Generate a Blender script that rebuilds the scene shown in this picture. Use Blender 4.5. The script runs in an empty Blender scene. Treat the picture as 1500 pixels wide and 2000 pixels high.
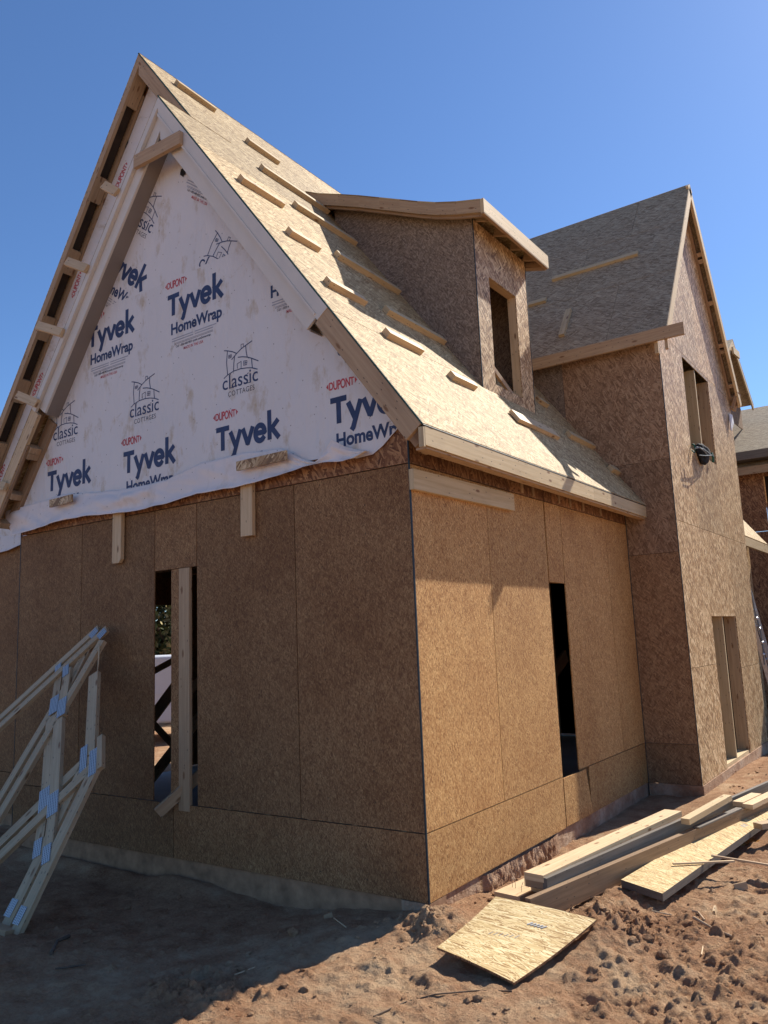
import bpy, bmesh, math, random
import numpy as np
from mathutils import Vector, Matrix, noise as mnoise

scene = bpy.context.scene
COL = scene.collection
random.seed(7)

# ------------------------------------------------------------------ camera
CAM = np.array([2.9068, -4.5264, 1.6685])
YAW, PITCH, ROLL, FPX = -0.6053, 0.1585, -0.0407, 1555.4
_cy, _sy, _cp, _sp = math.cos(YAW), math.sin(YAW), math.cos(PITCH), math.sin(PITCH)
_f = np.array([_sy*_cp, _cy*_cp, _sp]); _r0 = np.array([_cy, -_sy, 0.0]); _u0 = np.cross(_r0, _f)
_r = math.cos(ROLL)*_r0 + math.sin(ROLL)*_u0
_u = -math.sin(ROLL)*_r0 + math.cos(ROLL)*_u0
cam_d = bpy.data.cameras.new('camera'); cam = bpy.data.objects.new('camera', cam_d); COL.objects.link(cam)
cam.matrix_world = Matrix(((_r[0], _u[0], -_f[0], CAM[0]), (_r[1], _u[1], -_f[1], CAM[1]), (_r[2], _u[2], -_f[2], CAM[2]), (0, 0, 0, 1)))
cam_d.sensor_fit = 'HORIZONTAL'; cam_d.sensor_width = 36.0; cam_d.lens = 36.0*FPX/1500.0
cam_d.clip_start = 0.05; cam_d.clip_end = 3000
scene.camera = cam

# ------------------------------------------------------------------ light
SUN = Vector((1.0, 3.7, 3.4)).normalized()
SUN_EL = math.asin(SUN.z); SUN_AZ = math.atan2(SUN.x, SUN.y)
world = bpy.data.worlds.new('World'); scene.world = world; world.use_nodes = True
wn = world.node_tree.nodes; wl = world.node_tree.links
bg = wn['Background']
sky = wn.new('ShaderNodeTexSky'); sky.sky_type = 'NISHITA'; sky.sun_disc = False
sky.sun_elevation = SUN_EL; sky.sun_rotation = SUN_AZ
sky.altitude = 300; sky.air_density = 1.0; sky.dust_density = 0.3; sky.ozone_density = 9.5
wl.new(sky.outputs[0], bg.inputs[0]); bg.inputs[1].default_value = 0.10
sl = bpy.data.lights.new('sun', 'SUN'); sl.energy = 5.0; sl.angle = math.radians(0.53); sl.color = (1.0, 0.94, 0.84)
so = bpy.data.objects.new('sun', sl); COL.objects.link(so)
so.rotation_euler = SUN.to_track_quat('Z', 'Y').to_euler(); so.location = (10, 30, 30)
scene.view_settings.view_transform = 'Standard'; scene.view_settings.look = 'None'
scene.view_settings.exposure = 0.64; scene.view_settings.gamma = 1.0

# ------------------------------------------------------------------ survey helpers: where a sight line meets a plane of the building
def ray(x, y): return _f + _r*(x-750)/FPX - _u*(y-1000)/FPX
def onp(x, y, n, d):
    n = np.array(n, float); r = ray(x, y); t = (d - n@CAM)/(n@r); return Vector(CAM + t*r)
def px(x, y, X): return onp(x, y, (1, 0, 0), X)
def py(x, y, Y): return onp(x, y, (0, 1, 0), Y)
def pz(x, y, Z): return onp(x, y, (0, 0, 1), Z)

# ------------------------------------------------------------------ node helpers
def newmat(name, rough=0.8):
    m = bpy.data.materials.new(name); m.use_nodes = True
    b = m.node_tree.nodes['Principled BSDF']; b.inputs['Roughness'].default_value = rough
    b.inputs['Specular IOR Level'].default_value = 0.3
    return m, m.node_tree.nodes, m.node_tree.links, b
def val(n, v):
    x = n.new('ShaderNodeValue'); x.outputs[0].default_value = v; return x.outputs[0]
def math_(n, l, op, a, b=None, clamp=False):
    x = n.new('ShaderNodeMath'); x.operation = op; x.use_clamp = clamp
    for i, s in enumerate((a, b)):
        if s is None: continue
        if isinstance(s, (int, float)): x.inputs[i].default_value = s
        else: l.new(s, x.inputs[i])
    return x.outputs[0]
def mixc(n, l, fac, a, b, blend='MIX'):
    x = n.new('ShaderNodeMix'); x.data_type = 'RGBA'; x.blend_type = blend
    for i, s in ((0, fac), (6, a), (7, b)):
        if isinstance(s, (int, float)): x.inputs[i].default_value = s
        elif isinstance(s, tuple): x.inputs[i].default_value = s + (1.0,) if len(s) == 3 else s
        else: l.new(s, x.inputs[i])
    return x.outputs[2]
def ramp(n, l, fac, stops):
    x = n.new('ShaderNodeValToRGB'); e = x.color_ramp.elements
    while len(e) < len(stops): e.new(0.5)
    for q, (p, c) in zip(e, stops):
        q.position = p; q.color = tuple(c) + (1.0,)
    l.new(fac, x.inputs[0]); return x.outputs[0]
def mapping(n, l, vec, scale=(1, 1, 1), rot=0.0, loc=(0, 0, 0)):
    x = n.new('ShaderNodeMapping'); x.inputs['Scale'].default_value = scale
    x.inputs['Rotation'].default_value = (0, 0, rot); x.inputs['Location'].default_value = loc
    l.new(vec, x.inputs[0]); return x.outputs[0]
def noise_(n, l, vec, scale, detail=3, rough=0.5, dist=0.0):
    x = n.new('ShaderNodeTexNoise'); x.inputs['Scale'].default_value = scale
    x.inputs['Detail'].default_value = detail; x.inputs['Roughness'].default_value = rough
    x.inputs['Distortion'].default_value = dist
    l.new(vec, x.inputs['Vector']); return x
def bump_(n, l, h, b, strength, dist):
    x = n.new('ShaderNodeBump'); x.inputs['Strength'].default_value = strength; x.inputs['Distance'].default_value = dist
    l.new(h, x.inputs['Height']); l.new(x.outputs[0], b.inputs['Normal']); return x
def uvc(n):
    x = n.new('ShaderNodeUVMap'); return x.outputs[0]
def objc(n):
    x = n.new('ShaderNodeTexCoord'); return x.outputs['Object']
def tint(n):
    x = n.new('ShaderNodeAttribute'); x.attribute_name = 'tint'; return x.outputs['Fac']

# oriented strand board: layers of long flat flakes lying at several angles
def osb(name, dark, mid, light, flen=0.06, fwid=0.011, angs=(0.0, 0.5, -0.45, 1.2, -1.0), rough=0.75, stain=(0.5, 0.33, 0.2), stain_amt=0.25, bump=0.35, chip=0.5, contrast=1.0, big_amt=0.0, nails=True):
    m, n, l, b = newmat(name, rough)
    uv = uvc(n)
    wob = noise_(n, l, uv, 14, 2)
    w = n.new('ShaderNodeVectorMath'); w.operation = 'SCALE'; w.inputs['Scale'].default_value = 0.010
    s0 = n.new('ShaderNodeVectorMath'); s0.operation = 'SUBTRACT'; l.new(wob.outputs['Color'], s0.inputs[0]); s0.inputs[1].default_value = (0.5, 0.5, 0.5)
    l.new(s0.outputs[0], w.inputs[0])
    a0 = n.new('ShaderNodeVectorMath'); a0.operation = 'ADD'; l.new(uv, a0.inputs[0]); l.new(w.outputs[0], a0.inputs[1])
    vec = a0.outputs[0]
    tone = None; hgt = None
    for i, a in enumerate(angs):
        k = 1.0 + 0.25*math.sin(i*2.3)
        mp0 = mapping(n, l, vec, (1, 1, 1), a, (i*3.17, i*1.71, 0))
        mp = mapping(n, l, mp0, (1.0/(flen*k), 1.0/(fwid*k), 1))
        v = n.new('ShaderNodeTexVoronoi'); v.voronoi_dimensions = '2D'; v.inputs['Scale'].default_value = 1.0; l.new(mp, v.inputs['Vector'])
        sep = n.new('ShaderNodeSeparateColor'); l.new(v.outputs['Color'], sep.inputs[0])
        t = sep.outputs[0]
        if tone is None:
            tone = t; hgt = sep.outputs[1]
        else:
            msk = math_(n, l, 'GREATER_THAN', sep.outputs[1], 0.58)
            mx = n.new('ShaderNodeMix'); l.new(msk, mx.inputs[0]); l.new(tone, mx.inputs[2]); l.new(t, mx.inputs[3]); tone = mx.outputs[0]
            mh = n.new('ShaderNodeMix'); l.new(msk, mh.inputs[0]); l.new(hgt, mh.inputs[2]); l.new(sep.outputs[2], mh.inputs[3]); hgt = mh.outputs[0]
    if big_amt:
        for i, a in enumerate((angs[0]+.2, angs[0]-.5, angs[0]+.9)):
            mp = mapping(n, l, mapping(n, l, vec, (1, 1, 1), a, (i*5.3+2, i*2.9, 0)), (1.0/(flen*2.6), 1.0/(fwid*2.6), 1))
            v = n.new('ShaderNodeTexVoronoi'); v.voronoi_dimensions = '2D'; v.inputs['Scale'].default_value = 1.0; l.new(mp, v.inputs['Vector'])
            sep = n.new('ShaderNodeSeparateColor'); l.new(v.outputs['Color'], sep.inputs[0])
            msk = math_(n, l, 'MULTIPLY', math_(n, l, 'GREATER_THAN', sep.outputs[1], 0.72), big_amt)
            mx = n.new('ShaderNodeMix'); l.new(msk, mx.inputs[0]); l.new(tone, mx.inputs[2]); l.new(sep.outputs[0], mx.inputs[3]); tone = mx.outputs[0]
    grain = noise_(n, l, mapping(n, l, vec, (60, 260, 1)), 1.0, 2)
    t2 = math_(n, l, 'ADD', tone, math_(n, l, 'MULTIPLY', math_(n, l, 'SUBTRACT', grain.outputs[0], 0.5), 0.5))
    t2 = math_(n, l, 'ADD', math_(n, l, 'MULTIPLY', math_(n, l, 'SUBTRACT', t2, 0.5), contrast), 0.5)
    c = ramp(n, l, t2, [(0.02, dark), (0.45, mid), (0.80 - 0.1*chip, tuple(0.5*(p+q) for p, q in zip(mid, light))), (0.99, light)])
    big = noise_(n, l, mapping(n, l, uv, (0.9, 0.9, 1)), 1.6, 5, 0.6)
    sm = math_(n, l, 'MULTIPLY', math_(n, l, 'SUBTRACT', big.outputs[0], 0.42, True), 3.0*stain_amt, True)
    c = mixc(n, l, sm, c, mixc(n, l, 1.0, c, stain, 'MULTIPLY'))
    tv = math_(n, l, 'ADD', math_(n, l, 'MULTIPLY', tint(n), 0.42), 0.79)
    cmb = n.new('ShaderNodeCombineColor')
    for i in range(3): l.new(tv, cmb.inputs[i])
    c = mixc(n, l, 1.0, c, cmb.outputs[0], 'MULTIPLY')
    if nails:   # rows of nail heads along the studs
        su = n.new('ShaderNodeSeparateXYZ'); l.new(vec, su.inputs[0])
        fu = math_(n, l, 'ABSOLUTE', math_(n, l, 'SUBTRACT', math_(n, l, 'FRACT', math_(n, l, 'DIVIDE', su.outputs[0], 0.406)), 0.5))
        fv = math_(n, l, 'ABSOLUTE', math_(n, l, 'SUBTRACT', math_(n, l, 'FRACT', math_(n, l, 'DIVIDE', su.outputs[1], 0.203)), 0.5))
        nm = math_(n, l, 'MULTIPLY', math_(n, l, 'LESS_THAN', fu, 0.0135), math_(n, l, 'LESS_THAN', fv, 0.026))
        c = mixc(n, l, math_(n, l, 'MULTIPLY', nm, 0.6), c, (0.04, 0.03, 0.025))
    l.new(c, b.inputs['Base Color'])
    hh = math_(n, l, 'ADD', hgt, math_(n, l, 'MULTIPLY', tone, 0.5))
    bump_(n, l, hh, b, bump, 0.003)
    return m

def lumber(name, c1, c2, knot=(0.2, 0.1, 0.045), rough=0.65, knots=1.0, grime=0.2):
    m, n, l, b = newmat(name, rough)
    uv = uvc(n)
    g = noise_(n, l, mapping(n, l, uv, (1.6, 42, 1)), 1.0, 4, 0.55, 0.6)
    fine = noise_(n, l, mapping(n, l, uv, (9, 300, 1)), 1.0, 2)
    f = math_(n, l, 'ADD', math_(n, l, 'MULTIPLY', g.outputs[0], 0.75), math_(n, l, 'MULTIPLY', fine.outputs[0], 0.25))
    c = ramp(n, l, f, [(0.32, c2), (0.62, c1)])
    kv = n.new('ShaderNodeTexVoronoi'); kv.voronoi_dimensions = '2D'; kv.inputs['Scale'].default_value = 1.0
    l.new(mapping(n, l, uv, (3.1, 9.0, 1)), kv.inputs['Vector'])
    km = ramp(n, l, kv.outputs['Distance'], [(0.0, (1, 1, 1)), (0.07, (0.85,)*3), (0.13, (0, 0, 0))])
    sepk = n.new('ShaderNodeSeparateColor'); l.new(kv.outputs['Color'], sepk.inputs[0])
    km = math_(n, l, 'MULTIPLY', km, math_(n, l, 'GREATER_THAN', sepk.outputs[0], 1.0-0.45*knots))
    c = mixc(n, l, km, c, knot)
    nv = n.new('ShaderNodeTexVoronoi'); nv.voronoi_dimensions = '2D'; nv.inputs['Scale'].default_value = 1.0
    l.new(mapping(n, l, uv, (9, 26, 1), 0, (3.3, 7.7, 0)), nv.inputs['Vector']); sn = n.new('ShaderNodeSeparateColor'); l.new(nv.outputs['Color'], sn.inputs[0])
    c = mixc(n, l, math_(n, l, 'MULTIPLY', math_(n, l, 'MULTIPLY', math_(n, l, 'LESS_THAN', nv.outputs['Distance'], 0.085), math_(n, l, 'GREATER_THAN', sn.outputs[1], 0.72)), 0.8), c, (0.05, 0.04, 0.035))
    gr = noise_(n, l, mapping(n, l, uv, (2.5, 5, 1)), 1.0, 5, 0.65)
    c = mixc(n, l, math_(n, l, 'MULTIPLY', math_(n, l, 'SUBTRACT', gr.outputs[0], 0.5, True), 4*grime, True), c, (0.22, 0.15, 0.10))
    tv = math_(n, l, 'ADD', math_(n, l, 'MULTIPLY', tint(n), 0.3), 0.85)
    cmb = n.new('ShaderNodeCombineColor')
    for i in range(3): l.new(tv, cmb.inputs[i])
    c = mixc(n, l, 1.0, c, cmb.outputs[0], 'MULTIPLY')
    l.new(c, b.inputs['Base Color'])
    bump_(n, l, f, b, 0.25, 0.002)
    return m

def plain(name, col, rough=0.7, var=0.15, scale=6.0, bump=0.0, metallic=0.0):
    m, n, l, b = newmat(name, rough)
    o = objc(n); q = noise_(n, l, o, scale, 5, 0.6)
    lo = tuple(x*(1-var) for x in col); hi = tuple(min(1, x*(1+var)) for x in col)
    l.new(ramp(n, l, q.outputs[0], [(0.3, lo), (0.7, hi)]), b.inputs['Base Color'])
    b.inputs['Metallic'].default_value = metallic
    if bump: bump_(n, l, q.outputs[0], b, bump, 0.01)
    return m

def wrap_mat(name, base, dirt_amt=1.0, vert=True):
    m, n, l, b = newmat(name, 0.55)
    uv = uvc(n)
    big = noise_(n, l, uv, 0.9, 4, 0.6)
    c = ramp(n, l, big.outputs[0], [(0.3, tuple(x*0.93 for x in base)), (0.7, base)])
    st = noise_(n, l, mapping(n, l, uv, (5.0, 2.2, 1)), 1.0, 6, 0.7)
    c = mixc(n, l, math_(n, l, 'MULTIPLY', math_(n, l, 'SUBTRACT', st.outputs[0], 0.55, True), 3.2*dirt_amt, True), c, (0.50, 0.40, 0.28))
    sm = noise_(n, l, mapping(n, l, uv, (1, 1, 1), 0.3, (4, 9, 0)), 3.1, 7, 0.75, 0.4)
    c = mixc(n, l, math_(n, l, 'MULTIPLY', math_(n, l, 'SUBTRACT', sm.outputs[0], 0.62, True), 5.0*dirt_amt, True), c, (0.42, 0.31, 0.19))
    # staples and nail holes
    v = n.new('ShaderNodeTexVoronoi'); v.voronoi_dimensions = '2D'; v.inputs['Scale'].default_value = 1.0
    l.new(mapping(n, l, uv, (5.0, 4.2, 1)), v.inputs['Vector'])
    dots = math_(n, l, 'LESS_THAN', v.outputs['Distance'], 0.022)
    c = mixc(n, l, math_(n, l, 'MULTIPLY', dots, 0.75), c, (0.16, 0.12, 0.09))
    l.new(c, b.inputs['Base Color'])
    wr = noise_(n, l, mapping(n, l, uv, (7, 1.6, 1)), 1.0, 3, 0.5, 0.8)
    fi = noise_(n, l, mapping(n, l, uv, (120, 120, 1)), 1.0, 2)
    hh = math_(n, l, 'ADD', wr.outputs[0], math_(n, l, 'MULTIPLY', fi.outputs[0], 0.03))
    bump_(n, l, hh, b, 0.5, 0.035)
    return m

def dirt_mat(name):
    m, n, l, b = newmat(name, 0.95)
    b.inputs['Specular IOR Level'].default_value = 0.1
    o = objc(n)
    a = noise_(n, l, o, 0.55, 5, 0.6); c1 = noise_(n, l, o, 5.0, 6, 0.65); f = noise_(n, l, o, 60, 5, 0.7)
    q = math_(n, l, 'ADD', math_(n, l, 'MULTIPLY', a.outputs[0], 0.5), math_(n, l, 'MULTIPLY', c1.outputs[0], 0.5))
    c = ramp(n, l, q, [(0.36, (0.28, 0.128, 0.066)), (0.5, (0.47, 0.268, 0.150)), (0.62, (0.60, 0.41, 0.25))])
    c = mixc(n, l, math_(n, l, 'MULTIPLY', math_(n, l, 'SUBTRACT', f.outputs[0], 0.5, True), 2.2, True), c, (0.64, 0.45, 0.27))
    c = mixc(n, l, math_(n, l, 'MULTIPLY', math_(n, l, 'SUBTRACT', 0.45, f.outputs[0], True), 2.6, True), c, (0.14, 0.075, 0.04))
    l.new(c, b.inputs['Base Color'])
    gr = noise_(n, l, o, 240, 3, 0.7)
    g2 = noise_(n, l, o, 22, 8, 0.78)
    hh = math_(n, l, 'ADD', g2.outputs[0], math_(n, l, 'ADD', math_(n, l, 'MULTIPLY', f.outputs[0], 0.5), math_(n, l, 'MULTIPLY', gr.outputs[0], 0.12)))
    bump_(n, l, hh, b, 1.0, 0.04)
    return m

def concrete_mat(name, k=1.0):
    m, n, l, b = newmat(name, 0.95)
    o = objc(n)
    a = noise_(n, l, o, 3.0, 6, 0.7); c1 = noise_(n, l, o, 25.0, 5, 0.7)
    c = ramp(n, l, a.outputs[0], [(0.35, (0.30*k, 0.165*k, 0.095*k)), (0.5, (0.43*k, 0.275*k, 0.175*k)), (0.65, (0.54*k, 0.40*k, 0.285*k))])
    c = mixc(n, l, math_(n, l, 'MULTIPLY', math_(n, l, 'SUBTRACT', c1.outputs[0], 0.5, True), 3.0, True), c, (0.24, 0.15, 0.10))
    l.new(c, b.inputs['Base Color'])
    bump_(n, l, math_(n, l, 'ADD', a.outputs[0], c1.outputs[0]), b, 0.8, 0.03)
    return m

def plate_mat(name):       # galvanised nail plate: rows of punched teeth
    m, n, l, b = newmat(name, 0.35)
    uv = uvc(n); s = n.new('ShaderNodeSeparateXYZ'); l.new(uv, s.inputs[0])
    fy = math_(n, l, 'FRACT', math_(n, l, 'MULTIPLY', s.outputs[1], 58.0))
    fx = math_(n, l, 'FRACT', math_(n, l, 'MULTIPLY', s.outputs[0], 70.0))
    row = math_(n, l, 'GREATER_THAN', fy, 0.52); cx = math_(n, l, 'GREATER_THAN', fx, 0.22)
    msk = math_(n, l, 'MULTIPLY', row, cx)
    c = mixc(n, l, msk, (0.50, 0.51, 0.52), (0.10, 0.11, 0.135))
    l.new(c, b.inputs['Base Color']); b.inputs['Metallic'].default_value = 0.35
    bump_(n, l, math_(n, l, 'SUBTRACT', 1.0, msk), b, 0.4, 0.002)
    return m

MAT = dict(
    osb_front=osb('shaded_aged_strand_board', (0.115, 0.052, 0.023), (0.24, 0.120, 0.050), (0.46, 0.28, 0.128), 0.017, 0.0042, (1.57, 1.32, 1.85, 0.95, 2.3, 1.57), contrast=0.95, stain_amt=0.5, big_amt=0.3),  # aged wall board, darker copy with shade put into its colour
    osb_side=osb('sunlit_strand_board', (0.175, 0.070, 0.022), (0.41, 0.205, 0.068), (0.70, 0.45, 0.19), 0.017, 0.0042, (1.57, 1.32, 1.85, 0.95, 2.3, 1.57), contrast=0.95, stain_amt=0.4, big_amt=0.28),  # same wall board, brighter copy with sunlight put into its colour
    osb_rim=osb('reddish_strand_board', (0.11, 0.045, 0.022), (0.22, 0.10, 0.045), (0.40, 0.22, 0.105), 0.08, 0.015, (0.0, 0.5, -0.5, 1.2, -1.1)),
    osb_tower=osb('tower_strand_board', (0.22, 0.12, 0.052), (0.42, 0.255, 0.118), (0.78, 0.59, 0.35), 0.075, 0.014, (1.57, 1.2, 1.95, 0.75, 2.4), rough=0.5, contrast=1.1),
    osb_purple=osb('shaded_tower_strand_board', (0.17, 0.095, 0.052), (0.27, 0.162, 0.092), (0.40, 0.26, 0.155), 0.06, 0.012, (0.0, 0.5, -0.5, 1.2, -1.1)),  # tower front: shade and haze mixed into the board colour
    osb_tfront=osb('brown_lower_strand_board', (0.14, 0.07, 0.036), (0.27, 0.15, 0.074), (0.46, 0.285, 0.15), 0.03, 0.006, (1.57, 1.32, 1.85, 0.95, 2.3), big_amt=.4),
    osb_dormer=osb('hazed_shaded_strand_board', (0.125, 0.085, 0.06), (0.23, 0.165, 0.115), (0.38, 0.29, 0.21), 0.03, 0.007, (1.57, 1.32, 1.85, 0.95, 2.3)),  # dormer sides greyed and darkened in colour to suggest haze and shade
    osb_roof=osb('pale_roof_strand_board', (0.22, 0.130, 0.055), (0.38, 0.262, 0.125), (0.62, 0.47, 0.26), 0.07, 0.013, (0.0, 0.35, -0.3, 0.7, -0.6), stain=(0.75, 0.66, 0.52), stain_amt=0.2),
    osb_roof_grey=osb('shaded_roof_strand_board', (0.22, 0.155, 0.09), (0.335, 0.25, 0.155), (0.48, 0.38, 0.25), 0.08, 0.014, (0.0, 0.35, -0.3, 0.7, -0.6), stain=(0.8, 0.75, 0.7), stain_amt=0.2),  # roof board whose grey carries painted shade and haze
    osb_new=osb('fresh_strand_board', (0.27, 0.145, 0.05), (0.58, 0.415, 0.19), (0.78, 0.63, 0.36), 0.06, 0.0065, (0.15, 0.5, -0.25, 0.85, -0.6, 0.3, -0.05), contrast=0.95, nails=False),
    wood=lumber('pale_lumber', (0.62, 0.46, 0.28), (0.50, 0.34, 0.185)),
    wood_truss=lumber('truss_lumber', (0.50, 0.375, 0.235), (0.38, 0.26, 0.15), grime=0.3),
    wood_old=lumber('aged_lumber', (0.46, 0.32, 0.19), (0.34, 0.215, 0.12), grime=0.3),
    wood_fascia=lumber('fascia_lumber', (0.57, 0.435, 0.255), (0.46, 0.33, 0.175), knots=0.6),
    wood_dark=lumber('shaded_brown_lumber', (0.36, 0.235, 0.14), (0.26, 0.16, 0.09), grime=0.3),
    wood_grey=lumber('wet_grey_lumber', (0.17, 0.145, 0.12), (0.10, 0.085, 0.07), grime=0.4, knots=0.3),
    lvl=lumber('laminated_beam', (0.30, 0.19, 0.105), (0.19, 0.115, 0.06), grime=0.5, knots=0.2),
    cream=plain('primed_trim', (0.63, 0.58, 0.51), 0.55, 0.05, 3),
    soffit=plain('shaded_cream_soffit', (0.24, 0.205, 0.18), 0.7, 0.06, 3),  # cream soffit boards, their shade put into the colour
    wrap=wrap_mat('house_wrap_sheet', (0.71, 0.675, 0.65), 2.1),
    wrap_back=wrap_mat('house_wrap_underside', (0.78, 0.70, 0.655), 0.9),
    ink=plain('navy_ink', (0.035, 0.055, 0.125), 0.6, 0.2, 8),
    ink_red=plain('red_ink', (0.50, 0.075, 0.085), 0.6, 0.15, 8),
    ink_grey=plain('grey_ink', (0.34, 0.35, 0.39), 0.6, 0.2, 8),
    ink_black=plain('black_ink', (0.05, 0.05, 0.065), 0.6, 0.2, 8),
    concrete=concrete_mat('rough_concrete'), concrete_muddy_shade=plain('shaded_muddy_concrete', (0.33, 0.195, 0.112), 0.95, 0.35, 7, 0.8),  # front foundation copy is muddy and also has shade in its colour
    slab=plain('grey_floor_slab', (0.27, 0.245, 0.22), 0.6, 0.15, 2, 0.1),
    dirt=dirt_mat('red_dirt'),
    tape=plain('dark_flashing_tape', (0.018, 0.032, 0.04), 0.5, 0.2),
    edge_green=plain('green_edge_seal', (0.02, 0.06, 0.045), 0.6, 0.2),
    black=plain('dark_opening', (0.02, 0.018, 0.016), 0.9, 0.1),
    plate=plate_mat('punched_nail_plate'),
    steel=plain('galvanised_steel', (0.55, 0.57, 0.60), 0.35, 0.15, 20, 0, 0.7),
    nail=plain('steel_nail', (0.12, 0.11, 0.11), 0.4, 0.2, 20, 0, 0.8),
    van=plain('white_vehicle_paint', (0.72, 0.74, 0.78), 0.3, 0.03, 1),
    glass=plain('dark_vehicle_glass', (0.02, 0.025, 0.03), 0.1, 0.1),
    rubber=plain('tyre_rubber', (0.025, 0.025, 0.025), 0.85, 0.15),
    cloth=plain('black_cloth', (0.012, 0.014, 0.02), 0.85, 0.4, 25, 0.5),
    strap=plain('grey_strap', (0.16, 0.18, 0.20), 0.7, 0.2, 20),
    green=plain('green_hose', (0.02, 0.10, 0.07), 0.5, 0.2),
    bark=plain('tree_bark', (0.12, 0.085, 0.06), 0.95, 0.35, 12, 0.6),
    leaf=plain('olive_leaves', (0.085, 0.10, 0.035), 0.75, 0.5, 3),
    leaf_dry=plain('straw_leaves', (0.30, 0.25, 0.12), 0.8, 0.4, 3),
    stick=plain('weathered_stick', (0.42, 0.30, 0.19), 0.85, 0.3, 15),
    puddle=plain('muddy_water', (0.34, 0.17, 0.06), 0.12, 0.1, 5),
    gap_shade=plain('painted_gap_shade', (0.05, 0.035, 0.025), 0.9, 0.2),
)

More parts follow.
